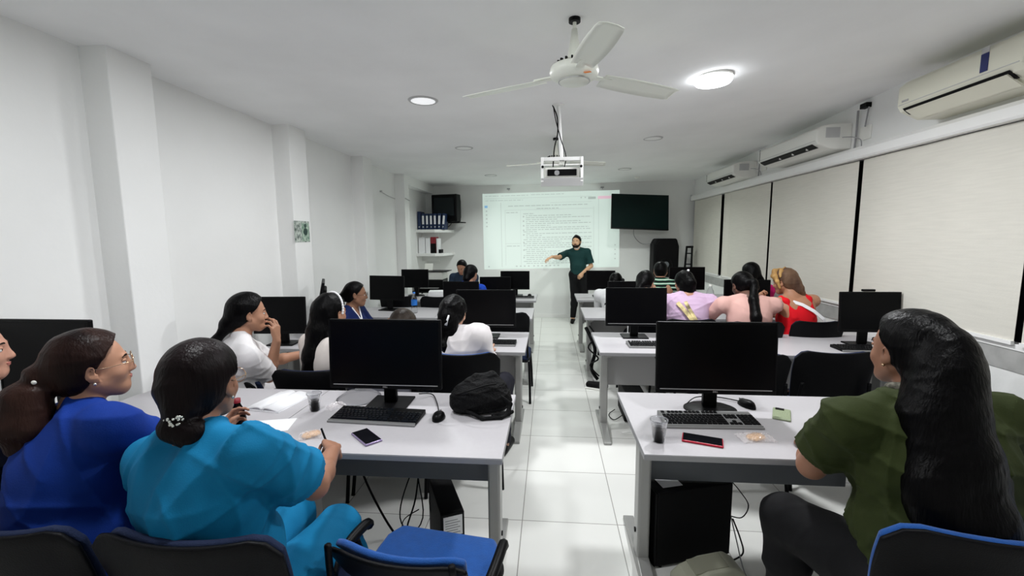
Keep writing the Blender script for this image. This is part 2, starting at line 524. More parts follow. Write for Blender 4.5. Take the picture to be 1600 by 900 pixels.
# ceiling bits
t = thing('smoke_detector', 'small white round detector on the ceiling by the right rear corner', 'detector', (1.55, 8.1, ceil_z(1.55, 8.1)))
g = MB(); g.lathe([(0, -0.035), (0.03, -0.033), (0.045, -0.015), (0.05, 0)], n=24); g.build('housing', 'white_plastic', t, smooth='all')
t = thing('smoke_detector', 'pale round detector above the nearest air conditioner', 'detector', (2.42, 2.45, ceil_z(2.42, 2.45)))
g = MB(); g.lathe([(0, -0.045), (0.04, -0.043), (0.06, -0.02), (0.065, 0)], n=24); g.build('housing', 'white_plastic', t, smooth='all')
for (x, lab) in ((-0.82, 'small dark hook on the rear wall above the left end of the projected image'), (1.02, 'small dark hook on the rear wall above the right end of the projected image')):
    g = MB(); g.box(-0.03, 0.03, -0.04, 0.0, -0.012, 0.012); g.cyl((0, -0.03, -0.01), (0.01, -0.03, -0.035), 0.006)
    o = g.build('wall_hook', 'desk_edge'); o.location = (x, YB, 2.60); tag(o, lab, 'hook', 'hooks of the old screen')

# ------------------------------------------------------------------ air conditioners
def aircon(y0, y1, z0, z1, label, style):
    xf = 2.47
    t = thing('air_conditioner', label, 'air conditioner', (XR, (y0 + y1) / 2, z0), 0, 'wall mounted air conditioners')
    h = z1 - z0
    L = (y1 - y0) / 2
    d = XR - xf
    prof = [(0, h), (-d * .55, h), (-d * .85, h * .93), (-d, h * .80), (-d, h * .33), (-d * .93, h * .20), (-d * .55, 0.0), (0, 0)]
    g = MB(); g.prism([(x, z) for x, z in prof], -L, L, 'xz')
    m = 'cream_plastic' if style == 1 else 'white_plastic'
    g.build('casing', m, t, bevel=0.012, segs=3)
    # front panel seam and outlet slot
    g = MB(); g.prism([(-d - .001, h * .36), (-d - .003, h * .36), (-d - .003, h * .345), (-d - .001, h * .345)], -L + .02, L - .02, 'xz')
    g.build('panel_seam', 'lamp_rim', t)
    g = MB(); g.prism([(-d * .99, h * .255), (-d * .95, h * .21 - .002), (-d * .80, h * .10), (-d * .84, h * .11)], -L + .07, L - .05, 'xz')
    g.build('outlet_slot', 'black', t)
    g = MB(); g.prism([(-d * .96 - .004, h * .19), (-d * .70, h * .02 - .012), (-d * .66, h * .02 - .008), (-d * .93 - .002, h * .21)], -L + .09, L - .07, 'xz')
    if style == 1: g.build('louver', m, t)
    else:
        g.bm.free()
        for k in range(3):
            g = MB(); g.box(-d * .93, -d * .86, -L + .2 + k * .25, -L + .205 + k * .25, h * .11, h * .2)
            g.build('louver', 'white_plastic', t)
    if style == 1:
        g = MB(); g.box(-d - .0035, -d - .0005, -L + .19, -L + .235, h * .40, h * .76); g.build('display_strip', 'navy_frame', t, label='navy blue vertical display strip')
        g = MB(); g.box(-d - .003, -d - .0005, -L + .19, -L + .235, h * .77, h * .88); g.build('energy_label', 'lamp_rim', t)
        g = MB(); g.box(-d - .003, -d - .0005, L - .10, L - .045, h * .40, h * .45); g.build('maker_badge', 'silver', t)
    else:
        g = MB(); g.box(-d - .003, -d - .0005, L - .05, L - .042, h * .32, h * .80); g.build('display_strip', 'black', t)
    g = MB(); g.box(-d * .75, -d * .35, -L - .0015, -L + .002, h * .45, h * .85); g.build('side_label', 'lamp_rim', t)
    return t
aircon(2.62, 3.46, 2.455, 2.735, 'large cream wall air conditioner nearest the camera, with navy strip', 1)
aircon(4.40, 5.55, 2.44, 2.67, 'white air conditioner in the middle of the right wall', 2)
aircon(6.25, 7.30, 2.42, 2.64, 'white air conditioner furthest away, near the rear wall', 2)
def pipes(y, lab, tall=0.22):
    t = thing('air_conditioner_pipes', lab, 'pipes', (XR, y, 2.45))
    g = MB(); g.box(-0.012, 0.0, -0.07, 0.07, 0.03, 0.15); g.build('junction_box', 'white_plastic', t, bevel=0.004)
    g = MB(); g.tube([(-0.03, 0.08, 0.30), (-0.03, 0.08, 0.1), (-0.03, 0.09, -0.03)], 0.009); g.tube([(-0.02, -0.04, 0.30), (-0.03, -0.04, 0.22), (-0.02, -0.01, 0.14)], 0.006)
    g.tube([(-0.12, 0.12, 0.08), (-0.10, 0.02, 0.06), (-0.08, -0.06, 0.02), (-0.05, -0.03, -0.04)], 0.004)
    g.build('pipe', 'desk_edge', t)
    g = MB(); g.box(-0.045, 0, -0.04, 0.04, 0.30 if y < 5 else 0.235, 0.34 if y < 5 else 0.27); g.build('ceiling_opening', 'black_matte', t)
pipes(4.22, 'grey pipes and junction box beside the middle air conditioner')
pipes(6.05, 'grey pipes and junction box beside the furthest air conditioner')

# ------------------------------------------------------------------ projected image
def doc_mat():
    m = bpy.data.materials.new('projected_page')
    m.use_nodes = True
    nt = m.node_tree
    b = nt.nodes['Principled BSDF']
    b.inputs['Base Color'].default_value = (0.5, 0.5, 0.5, 1)
    b.inputs['Roughness'].default_value = 0.9
    b.inputs['Emission Color'].default_value = (0.80, 1.0, 0.90, 1)
    b.inputs['Emission Strength'].default_value = 0.47
    return m
MT['doc'] = doc_mat()
MT['doc_line'] = mat('projected_grey_line', (0.5, 0.5, 0.5), 0.9, emis=(0.60, 0.78, 0.70), estr=0.28)
MT['doc_text'] = mat('projected_text_line', (0.45, 0.46, 0.46), 0.9, emis=(0.62, 0.80, 0.72), estr=0.28)
MT['doc_blue'] = mat('projected_blue', (0.3, 0.5, 0.7), 0.9, emis=(0.25, 0.55, 0.9), estr=0.45)
MT['doc_pink'] = mat('projected_pink', (0.6, 0.4, 0.5), 0.9, emis=(1.0, 0.68, 0.76), estr=0.48)
scr = thing('projected_screen', 'bright projected document page on the rear wall', 'projected image', (0.0, YB - 0.001, 1.775))
cs = [(-1.349, 2.512), (1.359, 2.545), (1.379, 1.040), (-1.332, 0.991)]
def sp(u, v):   # u 0..1 left to right, v 0..1 top to bottom
    a, b, c_, d_ = cs[0], cs[1], cs[2], cs[3]
    x = (a[0] * (1 - u) + b[0] * u) * (1 - v) + (d_[0] * (1 - u) + c_[0] * u) * v
    z = (a[1] * (1 - u) + b[1] * u) * (1 - v) + (d_[1] * (1 - u) + c_[1] * u) * v
    return x, z - 1.775
def patch(g, u0, v0, u1, v1, lift):
    pts = [sp(u0, v0), sp(u1, v0), sp(u1, v1), sp(u0, v1)]
    g._add([(x, -lift, z) for x, z in pts] + [(x, -lift + 0.0008, z) for x, z in pts],
           [(0, 1, 2, 3), (7, 6, 5, 4), (0, 4, 5, 1), (1, 5, 6, 2), (2, 6, 7, 3), (3, 7, 4, 0)])
g = MB(); patch(g, 0, 0, 1, 1, 0.002); g.build('page', 'doc', scr)
g = MB()
for (u0, v0, u1, v1) in [(.135, .12, .138, .97), (.165, .22, .815, .223), (.165, .22, .167, .95), (.28, .23, .2815, .95), (.815, .20, .817, .95),
                         (.165, .66, .28, .663), (.85, .07, .852, .95), (.01, .065, .80, .068), (.50, .135, .80, .138)]:
    patch(g, u0, v0, u1, v1, 0.004)
g.build('table_rule', 'doc_line', scr)
rr = random.Random(3)
g = MB()
def words(u0, u1, v, hgt=.009):
    u = u0
    while u < u1:
        w = rr.uniform(.012, .04)
        patch(g, u, v, min(u + w, u1), v + hgt, 0.004)
        u += w + rr.uniform(.004, .009)
words(.02, .12, .03, .006); words(.14, .34, .03, .006); words(.36, .6, .025, .006); words(.02, .30, .09, .006)
words(.19, .78, .165); words(.40, .56, .205); words(.175, .26, .25)
words(.175, .27, .69)
for k, (a, b_) in enumerate([(.30, .38), (.32, .66), (.32, .80), (.32, .55), (.32, .72), (.32, .80), (.32, .50), (.32, .78), (.32, .80), (.30, .40), (.32, .80), (.32, .44), (.32, .80),
                            (.30, .80), (.32, .58), (.30, .80), (.30, .70), (.32, .80), (.30, .46), (.32, .80), (.32, .66), (.30, .80), (.32, .72), (.32, .80), (.30, .62), (.32, .78)]):
    words(a, b_, .27 + k * .0262, .0085)
g.build('text_line', 'doc_text', scr)
g = MB()
for v in (.30, .36, .42, .48, .54, .64, .74, .84): patch(g, .297, v, .308, v + .02, 0.0042)
for v in (.19, .24, .29, .34, .39): patch(g, .022, v + .03, .033, v + .045, 0.0042)
for u in [.03, .24, .27, .30, .33, .37, .40, .43, .46, .49, .52, .55]: patch(g, u, .955, u + .012, .972, 0.0042)
for v in (.70, .76, .82, .88): patch(g, .965, v, .975, v + .014, 0.0042)
for u in (.72, .75): patch(g, u, .075, u + .01, .09, 0.0042)
patch(g, .775, .075, .83, .105, 0.0042)
g.build('icon', 'doc_line', scr)
g = MB(); patch(g, .014, .155, .036, .185, 0.005); g.build('highlighted_icon', 'doc_blue', scr, label='blue square icon')
g = MB(); patch(g, .845, .07, .94, .105, 0.005); g.build('highlighted_button', 'doc_pink', scr, label='pink button')
# the projector's own beam on what stands in it
l = bpy.data.lights.new('projector_beam', 'SPOT'); l.energy = 150; l.color = (0.85, 1.0, 0.9); l.spot_size = math.radians(31); l.spot_blend = 0.25; l.shadow_soft_size = 0.02
o = bpy.data.objects.new('projector_beam', l); o.location = (0.10, 3.85, 2.14)
o.rotation_euler = (Vector((0.03, 8.8, 1.75)) - Vector(o.location)).to_track_quat('-Z', 'Y').to_euler(); C.objects.link(o)

# ------------------------------------------------------------------ rear wall fittings
t = thing('flat_television', 'tilted black flat television on the rear wall right of the projected page', 'television', (1.68, 8.40, 2.10))
Rm = Matrix.Rotation(math.radians(2), 4, 'Y') @ Matrix.Rotation(math.radians(-13), 4, 'X') @ Matrix.Rotation(math.radians(2), 4, 'Z')
def sk(o, M4): o.matrix_local = M4; return o
g = MB(); g.box(-.53, .53, 0, .045, -.335, .335); sk(g.build('housing', 'black', t, bevel=0.006), Rm)
g = MB(); g.box(-.515, .515, -.002, .0, -.315, .325); sk(g.build('screen', mat('tv_glass', (0.004, 0.012, 0.011), 0.12), t), Rm)
g = MB(); g.box(-.53, .53, -.006, 0, -.335, -.318); sk(g.build('bezel', 'black', t), Rm)
g = MB(); g.cyl((0, .04, 0), (0, .37, .02), .03, n=12); g.box(-.12, .12, .36, .39, -.1, .14); g.build('wall_arm', 'black', t)
g = MB(); g.tube([(-.05, 0.3, -.30), (-.04, .34, -.42), (.02, .36, -.52), (.12, .34, -.60), (.22, .2, -.60), (.30, .1, -.57)], 0.006); g.build('cable', 'desk_edge', t)

t = thing('crt_television', 'old box television hung in the left rear corner', 'television', (-2.03, 8.30, 1.95), math.radians(-14))
g = MB(); g.prism([(-.27, 0), (.27, 0), (.27, .52), (-.27, .52)], 0.02, 0.20, 'xz'); g.build('front_housing', 'black', t, bevel=0.015)
g = MB(); g._add([(-.26, .2, .02), (.26, .2, .02), (.26, .2, .50), (-.26, .2, .50), (-.17, .42, .08), (.17, .42, .08), (.17, .42, .42), (-.17, .42, .42)],
                 [(0, 1, 2, 3), (4, 7, 6, 5), (0, 4, 5, 1), (1, 5, 6, 2), (2, 6, 7, 3), (3, 7, 4, 0)]); g.build('rear_housing', 'black', t, bevel=0.02)
g = MB()
vv, ff = [], []
for j in range(9):
    for i in range(9):
        u, v = -1 + i / 4, -1 + j / 4
        vv.append((u * .215, 0.018 - .014 * (1 - u * u * .5 - v * v * .5), .285 + v * .17))
for j in range(8):
    for i in range(8): ff.append((j * 9 + i, j * 9 + i + 1, j * 9 + i + 10, j * 9 + i + 9))
g._add(vv, ff); g.build('picture_tube', mat('crt_glass', (0.012, 0.016, 0.018), 0.2), t, smooth='all')
g = MB(); g.box(-.2, .2, .012, .02, .03, .06); g.build('control_strip', 'black_matte', t)
g = MB(); g.box(-.20, .27, .12, .42, -.02, 0.0); g.cyl((0, .4, -.01), (0.05, .50, .15), .02); g.build('wall_bracket', 'black', t)
g = MB(); g.tube([(-.12, .1, -.02), (-.08, .1, -.09), (0.02, .12, -.10), (.10, .12, -.03)], .006); g.build('cable', 'black', t)

for (z, lab) in ((1.80, 'upper white corner shelf carrying blue binders'), (1.35, 'lower white corner shelf carrying white and red folders')):
    t = thing('wall_shelf', lab, 'shelf', (XL, 8.80, z), 0, 'white corner shelves')
    g = MB(); g.prism([(0, -.72), (.36, -.72), (.50, -.60), (.58, -.2), (.58, 0), (0, 0)], -.055, 0, 'xy'); g.build('board', 'white_trim', t, bevel=0.006)
    g = MB(); g.box(0, .35, -.36, -.34, -.16, -.05); g.build('bracket', 'white_trim', t)
for k in range(7):
    t = thing('ring_binder', ['blue ring binder at the wall end of the upper shelf', 'second blue ring binder from the wall on the upper shelf', 'third blue ring binder from the wall, white spine label',
              'middle blue ring binder of the seven on the upper shelf', 'third blue ring binder from the right end of the shelf', 'second blue ring binder from the right end, leaning a little', 'blue ring binder at the television end, tilted over'][k],
              'binder', (XL + .045 + k * .076, 8.17, 1.801), 0, 'blue binders on the upper shelf', rot=(0, (0 if k < 5 else .05 * (k - 4)), 0))
    w = .031
    g = MB(); g.box(-w, w, 0, .26, 0, (.34 if k == 0 else .30)); g.build('cover', 'binder_blue', t, bevel=.004)
    if k: g = MB(); g.box(-w * .6, w * .6, -.002, 0.001, .10, .26); g.build('spine_label', 'paper', t)
    g = MB(); g.cyl((0, -.002, .05), (0, .002, .05), .012, n=14); g.build('finger_ring', 'chrome', t)
for k, (x, m, lab, hh, w) in enumerate([(XL + .08, 'paper', 'thick white folder at the wall end of the lower shelf', .30, .062), (XL + .20, 'paper', 'second white folder on the lower shelf, beside the red one', .29, .045),
                          (XL + .305, 'red_dark', 'dark red folder standing on the lower shelf', .31, .050), (XL + .385, 'paper', 'thin white folder right of the dark red one', .28, .018), (XL + .425, 'black_matte', 'small black box at the end of the lower shelf', .07, .018)]):
    t = thing('folder' if k < 4 else 'small_box', lab, 'folder' if k < 4 else 'box', (x, 8.17, 1.351), 0)
    g = MB(); g.box(-w, w, 0, .22, 0, hh); g.build('cover', m, t, bevel=.003)
    if k < 4:
        g = MB(); g.box(-w * .85, w * .85, .004, .215, hh - .004, hh + .001); g.build('pages', 'paper', t)
        if k == 2: g = MB(); g.box(-w, w, -.0015, .0, 0, hh * .6); g.build('lower_cover', 'black_matte', t, label='black lower half')

# loudspeaker on a pole, ladder, printer table
t = thing('loudspeaker', 'large black loudspeaker on a stand at the right of the rear wall', 'loudspeaker', (2.15, 8.45, 0))
g = MB(); g.prism([(-.20, .88), (.20, .88), (.235, 1.0), (.235, 1.45), (.19, 1.60), (-.17, 1.60), (-.225, 1.5), (-.225, 1.0)], -.17, .17, 'xz'); g.build('cabinet', 'black_matte', t, bevel=.03, segs=4)
g = MB(); g.prism([(-.17, .92), (.17, .92), (.195, 1.02), (.195, 1.50), (.15, 1.56), (-.14, 1.56), (-.185, 1.48), (-.185, 1.02)], -.185, -.168, 'xz'); g.build('grille', 'black', t, bevel=.008)
g = MB()
ring = [(.115, -.0), (.115, -.012), (.10, -.012), (.04, .0), (0, -.004)]
v0 = len(g.bm.verts)
g.lathe(ring, n=32)
bmesh.ops.rotate(g.bm, verts=g.bm.verts, cent=(0, 0, 0), matrix=Matrix.Rotation(PI / 2, 3, 'X'))
bmesh.ops.translate(g.bm, verts=g.bm.verts, vec=(0, -.188, 1.12))
g.build('woofer', 'desk_panel', t, smooth='all')
g = MB(); g.cyl((0, 0, .05), (0, 0, .88), .018); g.build('pole', 'black', t, smooth=True)
for k in range(3):
    a = k * 2 * PI / 3 + .5
    g = MB(); g.cyl((0, 0, .45), (.38 * math.cos(a) * .8, .38 * math.sin(a) * .8, .015), .011); g.build('leg', 'black', t)
t = thing('ladder', 'folded black step ladder leaning in the right rear corner', 'ladder', (2.54, 8.30, 0))
g = MB(); g.cyl((-.13, -.12, 0.01), (.02, .12, 1.45), .018); g.build('rail', 'black', t)
g = MB(); g.cyl((.02, -.20, 0.01), (.11, .10, 1.45), .018); g.build('rail', 'black', t)
g = MB()
for k in range(7):
    q = .12 + k * .2
    a = Vector((-.13, -.12, 0)).lerp(Vector((.02, .12, 1.45)), q / 1.45); b = Vector((.02, -.20, 0)).lerp(Vector((.11, .10, 1.45)), q / 1.45)
    g.cyl(a, b, .011)
g.build('rung', 'black', t)
g = MB(); g.cyl((.0, .08, 1.44), (.13, .12, 1.44), .02); g.build('top_hinge', 'black', t)

t = thing('pillar_poster', 'small black and green printed picture taped on the second white pillar', 'picture', (-2.359, 4.0, 1.715))
g = MB(); g.box(0, .002, -.13, .125, -.10, .10); g.build('sheet', mat('poster_paper', (0.55, 0.60, 0.55), 0.6, noise=0.7, nscale=30, col2=(0.03, 0.06, 0.05)), t)
g = MB(); g.box(.0015, .003, -.01, .115, -.09, .08); g.build('printed_block', mat('poster_print', (0.12, 0.22, 0.16), 0.5, noise=0.6, nscale=40, col2=(0.5, 0.6, 0.5)), t)
g = MB(); g.cyl((.002, .052, 0), (.004, .052, 0), .035, n=24); g.cyl((.0, .052, .055), (.0035, .052, .055), .02, n=18); g.build('printed_portrait', mat('poster_dark', (0.02, 0.05, 0.04), 0.5), t)
t = thing('wall_cable', 'thin grey cable stapled along the left wall near the last pillar', 'cable', (XL, 6.4, 2.3))
g = MB(); g.tube([(.006, 0, .04), (.008, .3, -.0), (.01, .60, -.02)], .006); g.tube([(.168, .64, -.01), (.168, .86, -.03)], .006); g.cyl((0, 0, .04), (.03, 0, .04), .014); g.build('cable_run', 'lamp_rim', t)
for k, z in enumerate((0.0,)):
    t = thing('floor_socket', 'white wall socket plate low on the left wall', 'socket', (XL, 3.3, 0.95))
    g = MB(); g.box(0, .008, -.06, .06, -.035, .035); g.build('plate', 'white_plastic', t, bevel=.003)
    g = MB(); g.box(.008, .0095, -.035, -.01, -.015, .015); g.box(.008, .0095, .01, .035, -.015, .015); g.build('outlet', 'lamp_rim', t)
# ------------------------------------------------------------------ desks
DH = 0.76
def make_desk(L, side, panel, label, loc):
    """desk 0.72 deep, origin at its front left floor corner; side: which end carries the T leg seen from the aisle"""
    t = thing('desk', label, 'desk', loc, 0, 'grey computer desks in rows')
    D = 0.72
    g = MB(); g.box(0, L, 0, D, DH - .026, DH); g.build('tabletop', 'desk_top', t)
    g = MB(); g.box(-.0015, L + .0015, -.0015, D + .0015, DH - .025, DH - .004); g.build('edge_band', 'desk_edge', t)
    for x in (0.045, L - 0.105):
        g = MB(); g.box(x, x + .06, .30, .40, .04, DH - .06); lg = g.build('leg', 'desk_metal', t, bevel=.012, segs=3)
        g = MB(); g.prism([(.02, .0), (.70, .0), (.70, .02), (.42, .065), (.28, .065), (.02, .02)], x, x + .06, 'yz'); g.build('foot', 'desk_metal', lg, bevel=.005)
        g = MB(); g.box(x + .005, x + .055, .08, .64, DH - .062, DH - .026); g.build('top_rail', 'desk_metal', lg, bevel=.003)
        g = MB(); g.cyl((x - .006 if x < L / 2 else x + .066, .35, .18), (x + .03, .35, .18), .012, n=12); g.build('bolt_cap', 'black', lg)
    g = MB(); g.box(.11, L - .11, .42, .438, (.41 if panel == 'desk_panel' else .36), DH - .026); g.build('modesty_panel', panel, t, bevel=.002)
    return t
DESKS = {}
rows_r = [1.73, 3.31, 4.75, 6.10]
rows_l = [1.65, 3.28, 4.68, 6.02]
rw = ['front-most', 'second', 'third', 'fourth']
LR, LL = 1.18, 1.10
for k, y in enumerate(rows_r):
    a = ['desk nearest the camera right of the aisle, red phone on it', 'desk right of the aisle in the second row, monitor and keyboard at its left end',
         'desk right of the aisle in the third row, in front of the woman in lilac', 'desk right of the aisle in the fourth row, nearest the presenter'][k]
    b = ['desk nearest the camera at the right wall, white cup on it', 'desk at the right wall in the second row, lone monitor on it',
         'desk at the right wall in the third row, in front of the woman in red', 'desk at the right wall in the fourth row, beside the magenta shirt'][k]
    pn = 'desk_panel' if k == 0 else 'panel_lit'
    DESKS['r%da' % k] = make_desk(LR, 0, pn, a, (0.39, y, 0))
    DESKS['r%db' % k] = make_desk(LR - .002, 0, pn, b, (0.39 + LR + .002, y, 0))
for k, y in enumerate(rows_l):
    a = ['desk nearest the camera left of the aisle, black bag and keyboard on it', 'desk left of the aisle in the second row, keyboard near its right end',
         'desk left of the aisle in the third row, bare right end', 'desk left of the aisle in the fourth row, mouse at its right end'][k]
    b = ['desk nearest the camera at the left wall, behind the woman in royal blue', 'desk at the left wall in the second row, before the woman in white tee',
         'desk at the left wall in the third row, by the woman in navy', 'desk at the left wall in the fourth row, two black chairs before it'][k]
    pn = 'desk_panel' if k == 0 else 'panel_lit'
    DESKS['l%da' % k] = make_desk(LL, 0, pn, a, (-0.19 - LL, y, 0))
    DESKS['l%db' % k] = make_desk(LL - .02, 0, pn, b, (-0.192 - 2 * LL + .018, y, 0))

# ------------------------------------------------------------------ monitors, keyboards, mice
def make_monitor(w, h, loc, label, rotz=0.0, chin=True, base='slab', lift=0.10, tilt=-4, brand=None, kind='black'):
    """screen faces -y; origin at the base on the desk"""
    t = thing('monitor', label, 'monitor', loc, rotz, 'black computer monitors')
    Rm = Matrix.Translation((0, -.05, lift + h / 2)) @ Matrix.Rotation(math.radians(tilt), 4, 'X')
    g = MB(); g.box(-w / 2, w / 2, 0, .022, -h / 2, h / 2); hs = sk(g.build('housing', 'black', t, bevel=.006), Rm)
    g = MB(); g.box(-w / 2 + .05, w / 2 - .05, .02, .05, -h / 2 + .05, h / 2 - .06); g.build('rear_cover', 'black_matte', hs, bevel=.012)
    bz = .013
    g = MB(); g.box(-w / 2 + bz, w / 2 - bz, -.0012, .001, -h / 2 + (.028 if chin else bz), h / 2 - bz); g.build('screen', 'screen', hs)
    g = MB()
    e = .006
    g.box(-w / 2, w / 2, -.003, .0, h / 2 - .009, h / 2); g.box(-w / 2, -w / 2 + .009, -.003, 0, -h / 2 + .02, h / 2 - .009); g.box(w / 2 - .009, w / 2, -.003, 0, -h / 2 + .02, h / 2 - .009)
    g.box(-w / 2, w / 2, -.003, 0, -h / 2, -h / 2 + .02)
    g.build('bezel', 'black', hs, bevel=.0015)
    if chin:
        g = MB(); g.box(-w / 2 + .02, w / 2 - .02, -.0045, -.003, -h / 2 + .019, -h / 2 + .0225); g.build('chin_strip', 'silver', hs, label='thin silver strip under the screen')
    if brand:
        text(brand, .011, 'silver', (0, -.0035, -h / 2 + .010), (PI / 2, 0, 0), hs, 'maker_mark')
    g = MB(); g.box(-.035, .035, -.0, .03, .012, lift + h * .55); g.build('stand_neck', 'black', t, bevel=.006)
    if base == 'slab':
        g = MB(); g.box(-.11, .11, -.085, .095, 0, .012)
    else:
        g = MB(); g.lathe([(0, 0), (.13, 0), (.13, .006), (.11, .014), (0, .016)], n=32); bmesh.ops.scale(g.bm, verts=g.bm.verts, vec=(1, .75, 1))
    g.build('stand_base', 'black' if kind == 'black' else kind, t, bevel=.004 if base == 'slab' else 0, smooth=(base != 'slab'))
    return t

def make_keyboard(loc, label, rotz=0.0, key='key', deck='black', rim=True):
    t = thing('keyboard', label, 'keyboard', loc, rotz, 'black computer keyboards')
    W, D = .445, .15
    g = MB(); g.prism([(0, 0), (D, 0), (D, .024), (.02, .013), (0, .009)], -W / 2, W / 2, 'yz'); g.build('base', deck, t, bevel=.003)
    if rim:
        g = MB(); g.prism([(-.001, .006), (.006, .0135), (.0, .014)], -W / 2, W / 2, 'yz')
        g.box(-W / 2, W / 2, -.012, .0, .0, .010); g.build('front_rim', 'kb_deck', t, bevel=.002)
    def kz(y): return .0125 + .011 * (y - .02) / (D - .02)
    def block(x0, cols, y0, rows, name, skip=None, pitch=.019, sp=None):
        g = MB()
        for r in range(rows):
            y = y0 + r * pitch
            x = x0
            wds = sp[r] if sp else [1] * cols
            for wd in wds:
                if wd > 0:
                    z = kz(y)
                    a, b, c_, d_ = x + .0012, x + wd * pitch - .0012, y + .0012, y + pitch - .0012
                    ih = .0022
                    v = [(a, c_, z), (b, c_, z), (b, d_, z + .001), (a, d_, z + .001), (a + ih, c_ + ih, z + .0065), (b - ih, c_ + ih, z + .0065), (b - ih, d_ - ih, z + .0072), (a + ih, d_ - ih, z + .0072)]
                    g._add(v, [(4, 5, 6, 7), (0, 1, 5, 4), (1, 2, 6, 5), (2, 3, 7, 6), (3, 0, 4, 7)])
                x += abs(wd) * pitch
        g.build(name, key, t)
    x0 = -W / 2 + .012
    letters = [[1.25, 1.25, 1.25, 6.0, 1.25, 1.25, 1.25, 1.5], [2.25] + [1] * 10 + [2.75], [1.75] + [1] * 11 + [2.25], [1.5] + [1] * 12 + [1.5], [1] * 13 + [2]]
    block(x0, 0, .014, 5, 'letter_keys', sp=letters)
    block(x0, 0, .121, 1, 'function_keys', sp=[[1, -.6, 1, 1, 1, 1, -.4, 1, 1, 1, 1, -.4, 1, 1, 1, 1]])
    xn = x0 + 15.3 * .019
    block(xn, 0, .014, 2, 'arrow_keys', sp=[[1, 1, 1], [-1, 1, -1]])
    block(xn, 0, .071, 2, 'navigation_keys', sp=[[1, 1, 1], [1, 1, 1]])
    block(xn + 3.3 * .019, 0, .014, 5, 'number_keys', sp=[[2, 1, 1], [1] * 4, [1] * 4, [1] * 4, [1] * 4])
    return t

def make_mouse(loc, label, rotz=0.0):
    t = thing('computer_mouse', label, 'mouse', loc, rotz, 'black computer mice')
    g = MB()
    vv, ff = [], []
    n, m = 16, 8
    for j in range(m + 1):
        ph = PI / 2 * j / m
        for i in range(n):
            a = 2 * PI * i / n
            vv.append((.031 * math.cos(a) * math.cos(ph) ** .7, .055 * math.sin(a) * math.cos(ph) ** .7, .002 + .034 * math.sin(ph) * (1 - .25 * math.sin(a) * math.cos(ph))))
    for j in range(m):
        for i in range(n): ff.append((j * n + i, j * n + (i + 1) % n, (j + 1) * n + (i + 1) % n, (j + 1) * n + i))
    ff.append(tuple(range(n - 1, -1, -1)))
    g._add(vv, ff); g.build('shell', 'black', t, smooth='all')
    g = MB(); g.cyl((-.004, .026, .026), (.004, .026, .026), .009, n=16); g.build('scroll_wheel', 'kb_deck', t)
    g = MB(); g.box(-.0006, .0006, .0, .05, .012, .0335, Matrix.Rotation(-.12, 4, 'X')); g.build('button_seam', 'kb_deck', t)
    return t

def lookat_y(x): return 0
# front row
make_monitor(.60, .365, (-0.855, 2.19, DH), 'big black monitor on the front left desk, keyboard and mouse before it', 0.0, True, 'slab', .105, -3, 'DELL')
make_monitor(.58, .36, (0.825, 2.23, DH), 'big black monitor on the front right desk above the white-lit keyboard', 0.0, True, 'round', .105, -3, 'DELL')
make_monitor(.46, .34, (-2.255, 1.76, DH), 'black monitor at the far left edge behind the woman in royal blue', 0.0, False, 'slab', .20, -2)
# second row
make_monitor(.52, .335, (0.75, 3.86, DH), 'black monitor at the aisle end of the second right desk', 0.0, True, 'slab', .11, -4)
make_monitor(.45, .32, (2.52, 3.66, DH), 'lone black monitor on the second desk by the right wall, small box on top', 0.0, False, 'slab', .12, -4)
make_monitor(.44, .31, (-2.25, 3.44, DH), 'black monitor behind the profile face of the woman in white tee', math.radians(4), False, 'slab', .10, -3)
make_monitor(.46, .34, (-2.06, 3.80, DH), 'black monitor turned almost edge-on beside the lace headband', math.radians(-62), False, 'slab', .17, -12)
make_monitor(.53, .33, (-0.56, 3.80, DH), 'black monitor beside the head of the woman with white hair clip', 0.0, True, 'slab', .10, -4)
# third row
make_monitor(.47, .30, (-1.98, 5.18, DH), 'black monitor directly behind the head of the woman in navy', math.radians(-10), False, 'slab', .13, -3)
make_monitor(.44, .30, (-1.07, 5.20, DH), 'black monitor behind the woman in white, hiding part of blue top', 0.0, False, 'slab', .06, -3)
make_monitor(.42, .30, (0.90, 5.25, DH), 'small black monitor above the second-row aisle monitor on the right', 0.0, False, 'slab', .06, -3)
make_monitor(.50, .33, (2.28, 5.25, DH), 'black monitor to the right of the woman in red', math.radians(-4), False, 'slab', .05, -3)
# fourth row
make_monitor(.42, .28, (-2.05, 6.50, DH), 'black monitor on a thin stand below the white shelves', 0.0, False, 'round', .13, -3)
make_monitor(.44, .28, (-0.52, 6.55, DH), 'black monitor nearest the aisle in the fourth left row', 0.0, False, 'slab', .10, -3)
make_monitor(.46, .26, (-0.80, 6.36, DH), 'low black monitor overlapping the fourth-row aisle monitor', math.radians(4), False, 'slab', .05, -3)
make_monitor(.42, .29, (0.75, 6.50, DH), 'black monitor beside the presenter, right of his hip', 0.0, False, 'slab', .10, -3)
make_monitor(.50, .33, (1.98, 6.50, DH), 'black monitor below the ladder, left of the magenta shirt', 0.0, False, 'slab', .11, -3)

